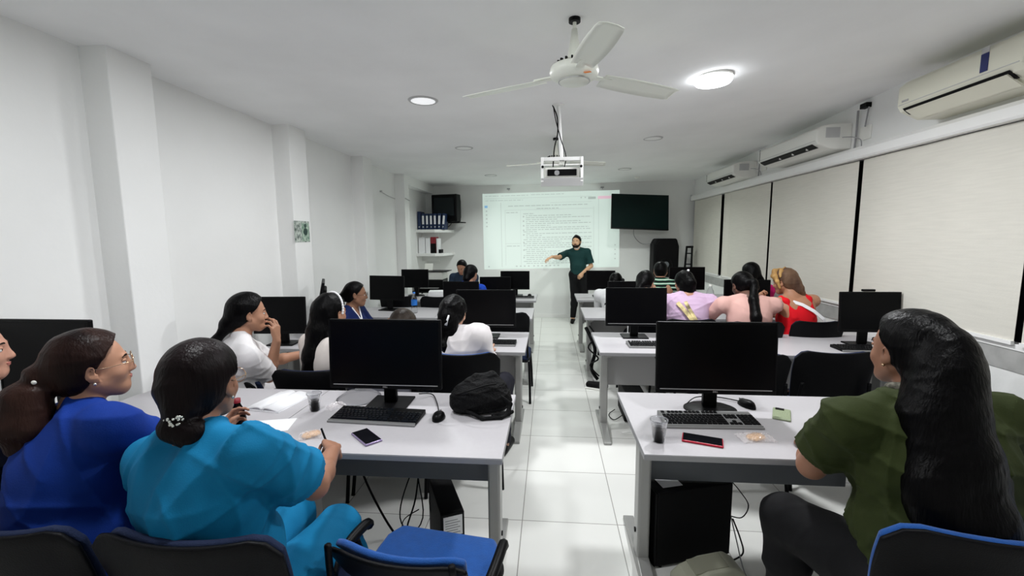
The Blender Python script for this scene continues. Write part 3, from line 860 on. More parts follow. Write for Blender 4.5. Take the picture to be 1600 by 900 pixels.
make_keyboard((-0.855, 1.935, DH), 'black glossy keyboard on the front left desk', math.radians(-3), 'key_dark')
make_keyboard((0.765, 2.00, DH), 'black keyboard on the front right desk beneath the monitor', math.radians(2), 'key', 'kb_deck')
make_keyboard((0.86, 3.47, DH), 'black keyboard before the second-row aisle monitor on the right', math.radians(1), 'key', 'kb_deck')
make_keyboard((-0.50, 3.46, DH), 'black keyboard by the sleeve of the woman in white hoodie', math.radians(0), 'key')
make_keyboard((2.45, 3.44, DH), 'black keyboard before the lone monitor at the right wall', math.radians(0), 'key')
make_keyboard((-0.45, 6.22, DH), 'black keyboard on the fourth left desk beside a mouse', 0, 'key')
make_keyboard((-1.70, 3.44, DH), 'black keyboard in front of the woman in white tee', 0, 'key')
make_keyboard((2.30, 4.86, DH), 'black keyboard right of the woman in red', 0, 'key')
make_mouse((-0.545, 2.02, DH), 'black mouse right of the front left keyboard')
make_mouse((1.03, 2.285, DH), 'black mouse behind the front right keyboard', math.radians(20))
make_mouse((-0.30, 6.50, DH), 'black mouse at the aisle corner of the fourth left desk')
t = thing('webcam_box', 'small black box on top of the lone right monitor', 'box', (2.50, 3.62, DH + .443))
g = MB(); g.box(-.045, .045, -.015, .015, 0, .018); g.build('body', 'black', t, bevel=.004)
g = MB(); g.cyl((0, -.0145, .009), (0, -.0165, .009), .006); g.build('camera_eye', 'screen', t)

# ------------------------------------------------------------------ chairs
def make_chair(loc, label, rotz=0.0, arms=False, blue='chair_blue', top=.92, seatc=None, w=.47):
    """faces +y; origin below the seat centre"""
    t = thing('chair', label, 'chair', loc, rotz, 'black shell classroom chairs')
    seatc = seatc or blue
    def sheet(name, mm, W, z0, z1, ybase, th, curve, par, inset=0.0, parent=None):
        g = MB()
        n, m = 14, 12
        vv, ff = [], []
        for j in range(m + 1):
            v = j / m
            z = z0 + (z1 - z0) * v
            hw = W / 2 * (1 - .10 * (1 - v) ** 2)
            ed = 0.07
            for i in range(n + 1):
                u = -1 + 2 * i / n
                zz = z
                if v > .55:
                    c = max(0, abs(u) - .72) / .28
                    zz = z - (z1 - z0) * .16 * c ** 2 * (v - .55) / .45 
                zz -= (.018 * (1 - u * u)) * v * 1.0 * (1 if top > .85 else .3)
                vv.append((u * hw, ybase + curve * (u * u) - .14 * (v - .3) * .5, zz))
        for j in range(m):
            for i in range(n): ff.append((j * (n + 1) + i, j * (n + 1) + i + 1, (j + 1) * (n + 1) + i + 1, (j + 1) * (n + 1) + i))
        g._add(vv, ff)
        o = g.build(name, mm, parent or t, smooth='all')
        sd = o.modifiers.new('s', 'SOLIDIFY'); sd.thickness = th; sd.offset = 1
        bv = o.modifiers.new('b', 'BEVEL'); bv.width = min(th * .4, .008); bv.segments = 2; bv.limit_method = 'ANGLE'
        return o
    bk = sheet('backrest', 'chair_black', w, .55, top, -.215, .014, .045, None)
    sheet('back_cushion', blue, w - .03, .57, top - .004, -.185, .022, .045, None, parent=bk)
    g = MB(); g.prism([(-.21, -.20), (.21, -.20), (.235, -.1), (.235, .16), (.20, .23), (-.20, .23), (-.235, .16), (-.235, -.1)], .415, .468, 'xy'); g.build('seat', seatc, t, bevel=.02, segs=4, smooth=True)
    g = MB(); g.prism([(-.21, -.205), (.21, -.205), (.238, -.1), (.238, .165), (.20, .235), (-.20, .235), (-.238, .165), (-.238, -.1)], .40, .425, 'xy'); g.build('seat_shell', 'chair_black', t, bevel=.008)
    for s in (-1, 1):
        g = MB(); g.tube([(s * .225, .17, .40), (s * .235, .22, .2), (s * .24, .25, 0.0)], .012); g.build('leg', 'chair_black', t, smooth='all')
        g = MB(); g.tube([(s * .225, -.16, .40), (s * .235, -.22, .2), (s * .24, -.27, 0.0)], .012); g.build('leg', 'chair_black', t, smooth='all')
        g = MB(); g.tube([(s * .21, -.10, .42), (s * .215, -.19, .46), (s * .21, -.225, .58), (s * .20, -.245, .72)], .011); g.build('back_support', 'chair_black', t, smooth='all')
        if arms:
            g = MB(); g.tube([(s * .24, .02, .42), (s * .272, .02, .50), (s * .27, .0, .55)], .014); am = g.build('arm_support', 'chair_black', t, smooth='all')
            g = MB(); g.tube([(s * .268, .09, .545), (s * .270, .07, .562), (s * .272, -.02, .567), (s * .268, -.11, .562), (s * .255, -.16, .54)], .019); g.build('arm_pad', 'black', am, smooth='all')
    return t
CH = [
 ((-0.92, 1.17), 'black-backed chair under the woman in turquoise, bottom left', 0, False, 'chair_navy', .925, .52),
 ((-1.46, 1.17), 'black-backed chair under the woman in royal blue, bottom left corner', 0, False, 'chair_navy', .92, .48),
 ((-1.98, 1.18), 'black-backed chair at the left edge under the cropped man', 0, False, 'chair_navy', .92, .47),
 ((-0.44, 1.385), 'empty chair with bright blue seat and armrests at the bottom centre', -8, True, 'chair_blue', .70, .47),
 ((1.21, 1.36), 'chair with blue-rimmed black back under the woman in dark green', -4, False, 'chair_blue', .90, .62),
 ((1.84, 1.44), 'bright blue chair at the right edge behind the green sleeve', 160, False, 'chair_blue', .98, .47),
 ((1.28, 3.02), 'empty black chair half hidden by the front right monitor', 0, False, 'chair_navy', .92, .47),
 ((1.80, 3.06), 'empty black chair with navy seat between monitor and ponytail woman', 0, False, 'chair_navy', .935, .49),
 ((2.36, 3.00), 'empty black chair against the right wall, behind the ponytail', 0, False, 'chair_navy', .935, .46),
 ((-1.98, 2.78), 'black chair under the woman in white tee', -20, False, 'chair_navy', .76, .44),
 ((-1.50, 2.72), 'black chair under the woman with the lace headband', 0, False, 'chair_navy', .85, .46),
 ((-0.58, 2.90), 'black chair under the woman in white hoodie, blue cushion edge showing', 8, False, 'chair_blue', .93, .47),
 ((-1.02, 2.80), 'black chair hidden behind the front left monitor', 0, False, 'chair_navy', .85, .45),
 ((-0.43, 4.42), 'empty black chair tucked at the third left desk beside a black monitor', 0, False, 'chair_navy', .93, .47),
 ((-2.05, 4.16), 'black chair under the woman in navy', -70, False, 'chair_navy', .85, .45),
 ((-1.95, 5.62), 'empty black chair left of the water bottle in the fourth row', 0, False, 'chair_navy', .92, .47),
 ((-1.42, 5.62), 'empty black chair right of the water bottle in the fourth row', 0, False, 'chair_navy', .92, .47),
 ((-0.98, 5.72), 'black chair under the person in blue, fourth row', 0, False, 'chair_navy', .88, .45),
 ((1.27, 4.20), 'black chair under the woman in lilac', 0, False, 'chair_navy', .92, .47),
 ((1.79, 4.10), 'black chair under the woman in pale pink', 0, False, 'chair_navy', .92, .47),
 ((2.33, 4.16), 'black chair under the woman in red', 0, False, 'chair_navy', .92, .44),
 ((0.92, 5.75), 'black chair under the person with the white sleeve, fourth row', 0, False, 'chair_navy', .85, .45),
 ((1.62, 5.85), 'black chair under the boy in green and black', 0, False, 'chair_navy', .85, .45),
 ((2.45, 5.50), 'black chair under the woman in magenta', 0, False, 'chair_navy', .85, .45),
 ((1.10, 4.72 - .0), '', 0, False, '', 0, 0),
]
CHAIRS = [make_chair((x, y, 0), lb, math.radians(a), ar, bl, tp, None, w) for ((x, y), lb, a, ar, bl, tp, w) in CH if lb]

# ------------------------------------------------------------------ things under the desks
def tower(loc, rotz, label, w, d, h, lab, rot=None):
    t = thing('computer_tower', label, 'computer', loc, rotz, 'black desktop computers under the desks', rot=rot)
    g = MB(); g.box(-w / 2, w / 2, 0, d, 0.01, h); g.build('case', 'black_matte', t, bevel=.006)
    g = MB(); g.box(-w / 2, w / 2, -.012, 0, 0.01, h); g.build('front_bezel', 'black', t, bevel=.008)
    g = MB()
    g.box(-w * .3, w * .3, -.0135, -.0118, h * .50, h * .56); g.build('drive_door', 'screen', t)
    g = MB(); g.cyl((0, -.0115, h * .35), (0, -.015, h * .35), .009, n=20); g.build('power_button', 'silver', t)
    g = MB()
    for xx in (-w / 2 + .015, w / 2 - .015):
        for yy in (.03, d - .03): g.cyl((xx, yy, 0), (xx, yy, .011), .01)
    g.build('rubber_feet', 'black', t)
    if lab == 'top':
        g = MB(); g.box(-.05, .05, .05, .16, h, h + .001); g.build('paper_note', 'paper', t)
    if lab == 'side':
        g = MB(); g.box(-w * .40, w * .40, -.0145, -.0122, .215, .315); lb = g.build('white_label', 'paper', t)
        g = MB()
        for q in range(6): g.box(-w * .33, w * (.30 - .1 * (q % 2)), -.0150, -.0144, .228 + q * .013, .232 + q * .013)
        g.build('label_print', 'desk_edge', lb)
    return t
tower((0.505, 2.125, 0), math.radians(-73), 'black computer tower under the front right desk, paper note on top', .18, .42, .40, 'top')
tower((-0.467, 1.93, 0), math.radians(25), 'slim black computer tower with white label under the front left desk', .115, .36, .33, 'side')
tower((0.75, 3.78, 0), math.radians(0), 'black computer tower under the second right desk', .17, .36, .28, '')

t = thing('power_backup_unit', 'beige rounded power unit on the floor before the black tower', 'power unit', (0.755, 1.93, 0), math.radians(10))
g = MB(); g.prism([(-.17, .0), (.13, .0), (.15, .05), (.13, .12), (.08, .15), (-.04, .135), (-.13, .10), (-.175, .06)], -.06, .06, 'xz'); g.build('housing', 'beige_plastic', t, bevel=.012, segs=3)
g = MB(); g.prism([(-.10, .1195), (.06, .1475), (.055, .152), (-.10, .125)], -.045, .045, 'xz'); g.build('top_inset', mat('beige_dark', (.3, .3, .23), .5), t)
g = MB(); g.box(-.1, .09, -.0615, -.059, .02, .055); g.build('vent_panel', 'desk_edge', t)

def cable(pts, label, r=.004, m='black', name='cable', group=None):
    o0 = Vector(pts[0])
    g = MB()
    g.tube([Vector(p) - o0 for p in pts], r, 6)
    o = g.build(name, m, smooth='all'); o.location = o0
    return tag(o, label, 'cable', group)
cable([(-.66, 2.28, .74), (-.70, 2.22, .5), (-.72, 2.15, .25), (-.76, 2.10, .08), (-.68, 2.05, .01)], 'thick black cable hanging under the front left desk beside the tower', .005)
cable([(-.62, 2.28, .74), (-.65, 2.22, .55), (-.76, 2.18, .35), (-.80, 2.12, .15), (-.70, 2.1, .03), (-.62, 2.04, .02)], 'black cable looping out left under the front left desk', .004)
cable([(-.60, 2.28, .74), (-.63, 2.24, .5), (-.66, 2.2, .2), (-.60, 2.12, .04), (-.75, 2.08, .03), (-.80, 2.16, .10), (-.72, 2.2, .15)], 'tangled thin black cable under the front left desk', .003)
cable([(-1.10, 2.2, .70), (-1.0, 2.1, .45), (-.86, 2.05, .2), (-.72, 2.02, .03), (-.66, 2.0, .01)], 'long black cable sagging from the left under the front left desk', .006)
cable([(-.70, 2.28, .74), (-.74, 2.25, .4), (-.70, 2.2, .1), (-.78, 2.06, .02), (-.70, 2.0, .01), (-.62, 2.06, .02)], 'black cable ending in a loose coil on the tiles, front left desk', .004)
cable([(.93, 2.18, .40), (.98, 2.2, .34), (1.03, 2.2, .26), (1.0, 2.2, .19), (.93, 2.2, .2)], 'round black cable loop behind the front right tower', .003)
cable([(.93, 2.14, .22), (.97, 2.14, .12), (.98, 2.12, .05), (.92, 2.1, .02)], 'short black cable at the foot of the front right tower', .004)
cable([(.92, 2.2, .30), (.96, 2.16, .10), (.95, 2.0, .015), (1.02, 1.94, .01), (1.10, 1.86, .006)], 'grey cable running over the tiles from the front right tower', .003, 'desk_edge')
cable([(.72, 2.27, DH + .01), (.80, 2.36, DH + .015), (.92, 2.38, DH + .01), (1.02, 2.33, DH + .008)], 'thin black cable behind the front right monitor stand', .003)
cable([(-.72, 2.27, DH + .03), (-.66, 2.32, DH + .01), (-.60, 2.2, DH + .006), (-.56, 2.08, DH + .006)], 'thin black mouse cable by the front left monitor stand', .003)
cable([(.66, 3.86, .03), (.58, 3.80, .012), (.55, 3.92, .01), (.62, 4.02, .02)], 'small black cable loop on the tiles behind the second right desk leg', .004)
cable([(.86, 3.70, .73), (.90, 3.62, .6), (.96, 3.6, .5), (1.0, 3.62, .35)], 'black cable dangling under the second right desk', .005)
cable([(.90, 3.70, .73), (.98, 3.66, .5), (1.0, 3.64, .3), (.92, 3.6, .06), (.6, 3.5, .03)], 'white cable under the second right desk', .006, 'white_trim')
cable([(.42, 5.0, .60), (.47, 4.92, .5), (.52, 4.90, .35), (.48, 4.88, .15), (.55, 4.86, .03)], 'thick black cable bundle at the leg of the third right desk', .02)
cable([(.46, 5.0, .62), (.52, 4.9, .52), (.44, 4.86, .4), (.55, 4.84, .28), (.46, 4.84, .2), (.56, 4.82, .08)], 'twisting black cable at the leg of the third right desk', .009)

# ------------------------------------------------------------------ small things on the desks
def cup(loc, label, fill=.45, h=.095, white=False):
    t = thing('plastic_cup', label, 'cup', loc, 0)
    g = MB(); g.lathe([(.024, 0), (.0245, .002), (.036, h), (.038, h), (.038, h - .003), (.0345, h - .003), (.0235, .003), (0, .003), (0, 0), (.024, 0)], n=28); g.build('wall', 'white_plastic' if white else 'clear', t, smooth='all')
    g = MB(); 
    for s in (0,): g.lathe([(.0355, h - .004), (.0385, h - .004), (.0385, h + .001), (.0355, h + .001), (.0355, h - .004)], n=28)
    g.build('rim', 'white_plastic' if white else 'clear', t, smooth='all')
    if fill:
        zt = h * fill
        r2 = .0235 + (.0345 - .0235) * fill
        g = MB(); g.lathe([(0, .0035), (.0232, .0035), (r2 - .0006, zt), (0, zt)], n=28); g.build('cola', 'cola', t, smooth=True)
    return t
cup((-1.215, 2.075, DH), 'clear cup half full of cola beside the front left monitor', .55)
cup((0.475, 1.85, DH), 'clear cup of cola at the corner of the front right desk', .62, .10)
cup((1.95, 2.12, DH), 'white cup on the right wall desk just behind the green sleeve', 0, .09, True)

def phone(loc, rotz, label, w, l, case, glass=True, face=True):
    t = thing('mobile_phone', label, 'phone', loc, rotz, 'phones on the front desks')
    g = MB(); g.box(-l / 2, l / 2, -w / 2, w / 2, 0, .010); g.build('case', case, t, bevel=.0045, segs=3)
    if face:
        g = MB(); g.box(-l / 2 + .004, l / 2 - .004, -w / 2 + .004, w / 2 - .004, .0095, .0108); g.build('screen', 'phone_glass', t, bevel=.0005)
    else:
        g = MB(); g.box(-.068, -.045, -.028, .010, .0098, .0125); g.build('camera_bump', 'black', t)
    return t
phone((-0.815, 1.79, DH), math.radians(-43), 'black phone with lilac edge on the front left desk', .078, .16, 'purple_case')
phone((0.665, 1.865, DH), math.radians(-19), 'phone in a red case on the front right desk', .082, .165, 'red_case')
phone((1.15, 2.175, DH), math.radians(243), 'pale green phone lying face down by the green sleeve', .078, .15, 'green_case', face=False)

t = thing('open_notebook', 'open white notebook lying left of the front left monitor', 'notebook', (-1.47, 2.17, DH), math.radians(-9))
for s in (-1, 1):
    g = MB()
    vv, ff = [], []
    for i in range(9):
        u = i / 8
        for y in (-.125, .125): vv.append((s * u * .105, y, .002 + .012 * math.sin(PI * min(1, u * 1.15) ** .6)))
    for i in range(8): ff.append((2 * i, 2 * i + 2, 2 * i + 3, 2 * i + 1))
    g._add(vv, ff)
    o = g.build('page', 'paper', t, smooth='all'); sd = o.modifiers.new('s', 'SOLIDIFY'); sd.thickness = .008; sd.offset = -1
t.location.z = DH + .008
g = MB(); g.box(-.108, .108, -.128, .128, -.0078, -.0045); g.build('cover', 'paper', t)
o = MB().box(-.10, .10, -.07, .07, 0, .0015).build('sheet_of_paper', 'paper'); o.location = (-1.33, 1.88, DH); o.rotation_euler = (0, 0, .25); tag(o, 'loose white sheet of paper near the turquoise shoulder', 'paper')

def wrapper(loc, label, rz, cookies, w=.11, d=.08, h=.018, seed=1):
    t = thing('snack_wrapper', label, 'wrapper', loc, rz, 'clear snack wrappers')
    rs = random.Random(seed)
    vv, ff = [], []
    n, m = 16, 12
    for j in range(m + 1):
        for i in range(n + 1):
            u, v = -1 + 2 * i / n, -1 + 2 * j / m
            e = (1 - u * u) ** .5 * (1 - v * v) ** .5
            vv.append((u * w / 2 + rs.uniform(-.002, .002), v * d / 2 * (.8 + .2 * abs(u)) + rs.uniform(-.002, .002), .002 + e * h + rs.uniform(0, .005)))
    for j in range(m):
        for i in range(n): ff.append((j * (n + 1) + i, j * (n + 1) + i + 1, (j + 1) * (n + 1) + i + 1, (j + 1) * (n + 1) + i))
    g = MB(); g._add(vv, ff); g.build('film', 'clear_bag', t)
    for k in range(cookies):
        g = MB(); g.lathe([(0, .0), (.026, .0), (.03, .004), (.027, .010), (0, .011)], (-.01 + k * .022, .004 * k, .001 + .003 * k), n=20); g.build('cookie', 'cookie', t, smooth='all')
    return t
wrapper((0.905, 1.905, DH), 'clear wrapper with a round biscuit on the front right desk', .1, 2, .15, .09, seed=4)
wrapper((-1.075, 1.79, DH), 'clear wrapper with biscuit beside the writing hand', .4, 2, .10, .08, seed=5)
wrapper((-1.12, 2.12, DH), 'crumpled clear wrapper beside the cola cup', .8, 0, .09, .07, .025, seed=6)
t = thing('cake_dome', 'clear domed plastic cover left of the front left monitor stand', 'cover', (-1.06, 2.26, DH))
g = MB(); g.lathe([(.115, 0), (.118, .006), (.11, .012), (.08, .032), (.0, .036)], n=36); g.build('dome', 'clear', t, smooth='all')
g = MB(); g.lathe([(.108, 0), (.12, 0), (.12, .005), (.108, .005), (.108, 0)], n=36); g.build('rim', 'clear', t, smooth='all')

def bottle(loc, label, s=1.0, cap='bottle_blue'):
    t = thing('water_bottle', label, 'bottle', loc, 0)
    g = MB(); g.lathe([(r * s, z * s) for r, z in [(0, 0), (.028, 0), (.032, .01), (.031, .06), (.032, .07), (.032, .15), (.028, .17), (.016, .195), (.012, .205), (.012, .215), (0, .215)]], n=24); g.build('body', 'clear', t, smooth='all')
    g = MB(); g.lathe([(.0325 * s, .085 * s), (.0325 * s, .145 * s)], n=24); g.build('label_wrap', 'bottle_blue' if cap == 'bottle_blue' else 'paper', t, smooth='all')
    g = MB(); g.lathe([(.0135 * s, .212 * s), (.0135 * s, .228 * s), (0, .228 * s)], n=18); g.build('cap', cap, t, smooth='all')
    return t
bottle((-1.60, 4.98, DH), 'clear water bottle with blue label on the third left desk', 1.1)
bottle((1.92, 5.35, DH), 'tall clear bottle below the ladder in the third right row', 1.35, 'white_plastic')
bottle((2.12, 5.20, DH), 'small bottle beside the dark monitor and pink shoulder', .7, 'white_plastic')
t = thing('tissue_box', 'small white box on the third right desk behind the pink shoulder', 'box', (2.02, 5.28, DH), .2)
g = MB(); g.box(-.05, .05, -.04, .04, 0, .09); g.build('carton', 'paper', t, bevel=.004)
g = MB(); g.box(-.03, .03, -.02, .02, .089, .0912); g.build('opening', 'lamp_rim', t)
o = MB().box(-.03, .03, -.006, .006, 0, .008).build('pen', 'orange', bevel=.002); o.location = (1.78, 3.86, DH); o.rotation_euler = (0, 0, .1); tag(o, 'small reddish pen lying on the second right desk', 'pen')

# printer corner at the left rear
t = thing('side_table', 'dark low table with the printer in the left rear corner', 'table', (-2.12, 7.86, 0))
g = MB(); g.box(-.36, .42, -.28, .28, .66, .69); g.build('tabletop', 'black_matte', t, bevel=.003)
for x in (-.34, .38):
    for y in (-.26, .24):
        g = MB(); g.box(x, x + .03, y, y + .03, 0, .66); g.build('leg', 'black', t)
t = thing('printer', 'white and black printer on the corner table', 'printer', (-2.14, 7.86, .69))
g = MB(); g.box(-.27, .22, -.2, .2, 0, .20); g.build('lower_housing', 'black', t, bevel=.01)
g = MB(); g.box(-.20, .22, -.2, .2, .20, .34); g.build('upper_housing', 'white_plastic', t, bevel=.015)
g = MB(); g.box(-.22, .30, -.22, .2, .34, .352); g.build('scanner_lid', 'black', t, bevel=.004)
g = MB(); g.box(-.20, -.05, -.02, .0, .35, .50, Matrix.Rotation(-.35, 4, 'X')); g.build('paper_support', 'white_plastic', t)
g = MB()
g = MB(); g.box(-.18, .15, -.30, -.19, .05, .06); g.build('paper_tray', 'kb_deck', t)
t = thing('paper_stack', 'stack of white papers before the printer', 'papers', (-1.74, 6.60, DH))
for k in range(3):
    g = MB(); g.box(-.13, .13, -.1, .1, k * .022, k * .022 + .02, Matrix.Rotation(.08 * k, 4, 'Z')); g.build('bundle', 'paper', t)
t = thing('spray_bottle', 'small red-topped bottle right of the paper stack', 'bottle', (-1.51, 6.62, DH))
g = MB(); g.lathe([(0, 0), (.03, 0), (.03, .09), (.015, .12), (.012, .16), (0, .16)], n=18); g.build('body', 'white_plastic', t, smooth='all')
g = MB(); g.lathe([(.016, .15), (.016, .20), (0, .21)], n=14); g.build('cap', 'red_dark', t, smooth='all')
# ------------------------------------------------------------------ smooth bodies from blended round solids
def V(*a): return np.array(a if len(a) > 1 else a[0], float)
def unit(v):
    v = np.asarray(v, float)
    return v / (np.linalg.norm(v) + 1e-12)
def rotz(a):
    c, s = math.cos(a), math.sin(a)
    return np.array([[c, -s, 0], [s, c, 0], [0, 0, 1.0]])
def rotx(a):
    c, s = math.cos(a), math.sin(a)
    return np.array([[1, 0, 0], [0, c, -s], [0, s, c]])
def roty(a):
    c, s = math.cos(a), math.sin(a)
    return np.array([[c, 0, s], [0, 1, 0], [-s, 0, c]])

class Blob:
    def __init__(self):
        self.p = []
    def cone(self, a, b, ra, rb=None, k=.02, cut=None, sub=False, flat=None):
        """tapered limb; cut = [(point, normal)] removes the side the normal points to; flat = (axis, factor) squashes it along an axis"""
        self.p.append(('c', V(a), V(b), ra, ra if rb is None else rb, k, cut, sub, flat)); return self
    def ell(self, c, r, R=None, k=.02, cut=None, sub=False):
        self.p.append(('e', V(c), V(r), np.eye(3) if R is None else R, 0, k, cut, sub, None)); return self
    def chain(self, pts, rs, k=.02, **kw):
        for i in range(len(pts) - 1): self.cone(pts[i], pts[i + 1], rs[i], rs[i + 1], k, **kw)
        return self
    def mesh(self, res, disp=None, cuts=None):
        lo, hi = np.full(3, 1e9), np.full(3, -1e9)
        bb = []
        for q in self.p:
            if q[0] == 'c':
                r = max(q[3], q[4]); l, h = np.minimum(q[1], q[2]) - r, np.maximum(q[1], q[2]) + r
            else:
                e = np.abs(q[3]) @ q[2]; l, h = q[1] - e, q[1] + e
            bb.append((l, h))
            if not q[7]: lo, hi = np.minimum(lo, l), np.maximum(hi, h)
        lo = lo - .03; hi = hi + .03
        n = np.ceil((hi - lo) / res).astype(int) + 1
        F = np.full(n, .08, np.float32)
        ax = [(lo[i] + res * np.arange(n[i])).astype(np.float32) for i in range(3)]
        for q, (l, h) in zip(self.p, bb):
            k = q[5]; m = k + .012 + 2 * res
            i0 = np.clip(np.floor((l - m - lo) / res).astype(int), 0, n - 1); i1 = np.clip(np.ceil((h + m - lo) / res).astype(int) + 1, 1, n)
            if np.any(i1 <= i0): continue
            sl = tuple(slice(i0[i], i1[i]) for i in range(3))
            X, Y, Z = ax[0][sl[0]][:, None, None], ax[1][sl[1]][None, :, None], ax[2][sl[2]][None, None, :]
            if q[0] == 'c':
                a, b = q[1], q[2]
                x, y, z = X - a[0], Y - a[1], Z - a[2]
                d = b - a
                dd = float(d @ d) + 1e-12
                t = np.clip((x * d[0] + y * d[1] + z * d[2]) / dd, 0, 1)
                vx, vy, vz = x - t * d[0], y - t * d[1], z - t * d[2]
                if q[8]:
                    A, fc = q[8]; A = unit(A)
                    pr = vx * A[0] + vy * A[1] + vz * A[2]
                    e = (1 / fc - 1) * pr
                    vx, vy, vz = vx + e * A[0], vy + e * A[1], vz + e * A[2]
                D = np.sqrt(vx * vx + vy * vy + vz * vz) - (q[3] + t * (q[4] - q[3]))
            else:
                c, r, R = q[1], q[2], q[3]
                x, y, z = X - c[0], Y - c[1], Z - c[2]
                u = (R[0, 0] * x + R[1, 0] * y + R[2, 0] * z); v = (R[0, 1] * x + R[1, 1] * y + R[2, 1] * z); w = (R[0, 2] * x + R[1, 2] * y + R[2, 2] * z)
                k0 = np.sqrt((u / r[0]) ** 2 + (v / r[1]) ** 2 + (w / r[2]) ** 2) + 1e-6
                k1 = np.sqrt((u / r[0] ** 2) ** 2 + (v / r[1] ** 2) ** 2 + (w / r[2] ** 2) ** 2) + 1e-6
                D = k0 * (k0 - 1) / k1
            if q[6]:
                for (pt, nn) in q[6]:
                    pt, nn = V(pt), unit(nn)
                    D = np.maximum(D, (X - pt[0]) * nn[0] + (Y - pt[1]) * nn[1] + (Z - pt[2]) * nn[2])
            G = F[sl]
            if q[7]:
                D = -D
                hh = np.clip(k - np.abs(G - D), 0, None) / k
                F[sl] = np.maximum(G, D) + hh * hh * k * .25
            else:
                hh = np.clip(k - np.abs(G - D), 0, None) / k
                F[sl] = np.minimum(G, D) - hh * hh * k * .25
        if cuts:
            X, Y, Z = ax[0][:, None, None], ax[1][None, :, None], ax[2][None, None, :]
            for (pt, nn) in cuts:
                pt, nn = V(pt), unit(nn)
                F = np.maximum(F, (X - pt[0]) * nn[0] + (Y - pt[1]) * nn[1] + (Z - pt[2]) * nn[2])
        if disp is not None:
            X, Y, Z = ax[0][:, None, None], ax[1][None, :, None], ax[2][None, None, :]
            F = F + disp(X, Y, Z).astype(np.float32)
        F[0], F[-1], F[:, 0], F[:, -1], F[:, :, 0], F[:, :, -1] = .05, .05, .05, .05, .05, .05
        S = F < 0
        # surface nets
        cnt = np.zeros(np.array(F.shape) - 1, np.int8)
        for i in (0, 1):
            for j in (0, 1):
                for k_ in (0, 1):
                    cnt += S[i:S.shape[0] - 1 + i, j:S.shape[1] - 1 + j, k_:S.shape[2] - 1 + k_]
        act = (cnt > 0) & (cnt < 8)
        I = np.argwhere(act)
        idx = np.full(act.shape, -1, np.int32)
        idx[act] = np.arange(len(I))
        acc = np.zeros((len(I), 3)); num = np.zeros(len(I))
        cr = [(a, b, c) for a in (0, 1) for b in (0, 1) for c in (0, 1)]
        val = {c: F[I[:, 0] + c[0], I[:, 1] + c[1], I[:, 2] + c[2]] for c in cr}
        for c0 in cr:
            for d in range(3):
                if c0[d] == 0:
                    c1 = list(c0); c1[d] = 1; c1 = tuple(c1)
                    f0, f1 = val[c0], val[c1]
                    s = (f0 < 0) != (f1 < 0)
                    t = np.where(s, f0 / (f0 - f1 + 1e-12), 0)
                    p = np.tile(np.array(c0, float), (len(I), 1)); p[:, d] += t
                    acc[s] += p[s]; num[s] += 1
        P = lo + res * (I + acc / np.maximum(num, 1)[:, None])
        quads = []
        for d in range(3):
            s0 = [slice(1, -1)] * 3; s1 = [slice(1, -1)] * 3
            s0[d] = slice(0, -1); s1[d] = slice(1, None)
            A, B = S[tuple(s0)], S[tuple(s1)]
            e = np.argwhere(A != B)
            off = np.array([1, 1, 1]); off[d] = 0
            e = e + off
            o1, o2 = [(1, 2), (2, 0), (0, 1)][d]
            def cell(a, b):
                c = e.copy(); c[:, o1] -= a; c[:, o2] -= b
                return idx[c[:, 0], c[:, 1], c[:, 2]]
            Q = np.stack([cell(1, 1), cell(0, 1), cell(0, 0), cell(1, 0)], 1)
            ins = S[e[:, 0], e[:, 1], e[:, 2]]
            Q[~ins] = Q[~ins][:, ::-1]
            quads.append(Q)
        Q = np.concatenate(quads)
        Q = Q[(Q >= 0).all(1)]
        return P, Q

def link_mesh(name, P, Q, m, parent, origin=(0, 0, 0), label=None):
    P = P - np.asarray(origin)
    me = bpy.data.meshes.new(name)
    me.vertices.add(len(P)); me.vertices.foreach_set('co', P.astype(np.float32).ravel())
    me.loops.add(len(Q) * 4); me.loops.foreach_set('vertex_index', Q.astype(np.int32).ravel())
    me.polygons.add(len(Q)); me.polygons.foreach_set('loop_start', np.arange(0, len(Q) * 4, 4, dtype=np.int32))
    me.polygons.foreach_set('use_smooth', np.ones(len(Q), bool))
    me.update(calc_edges=True)
    me.materials.append(MT[m] if isinstance(m, str) else m)
    o = bpy.data.objects.new(name, me)
    C.objects.link(o)
    if parent: o.parent = parent
    if label: o['label'] = label
    return o

def wrinkle(amp, seed, sc=1.0):
    r = np.random.RandomState(seed)
    W = []
    for i in range(9):
        d = unit(r.normal(size=3) * [.8, .8, 1.1]); f = r.uniform(24, 80) / sc
        W.append((d * f, r.uniform(0, 6.28), r.uniform(.5, 1) * (28 / (f * sc)) ** .7, r.normal(size=3) * 6, r.uniform(0, 6), r.normal(size=3) * 6, r.uniform(0, 6)))
    def fn(X, Y, Z):
        s = 0
        for d, ph, a, g, p2, m, p3 in W:
            t = 1 - np.abs(np.sin(.5 * (X * d[0] + Y * d[1] + Z * d[2]) + ph + 1.1 * np.sin(X * g[0] + Y * g[1] + Z * g[2] + p2)))
            w = np.clip(.2 + np.sin(X * m[0] + Y * m[1] + Z * m[2] + p3), 0, 1)
            s = s - a * t ** 3 * w
        return s * amp
    return fn

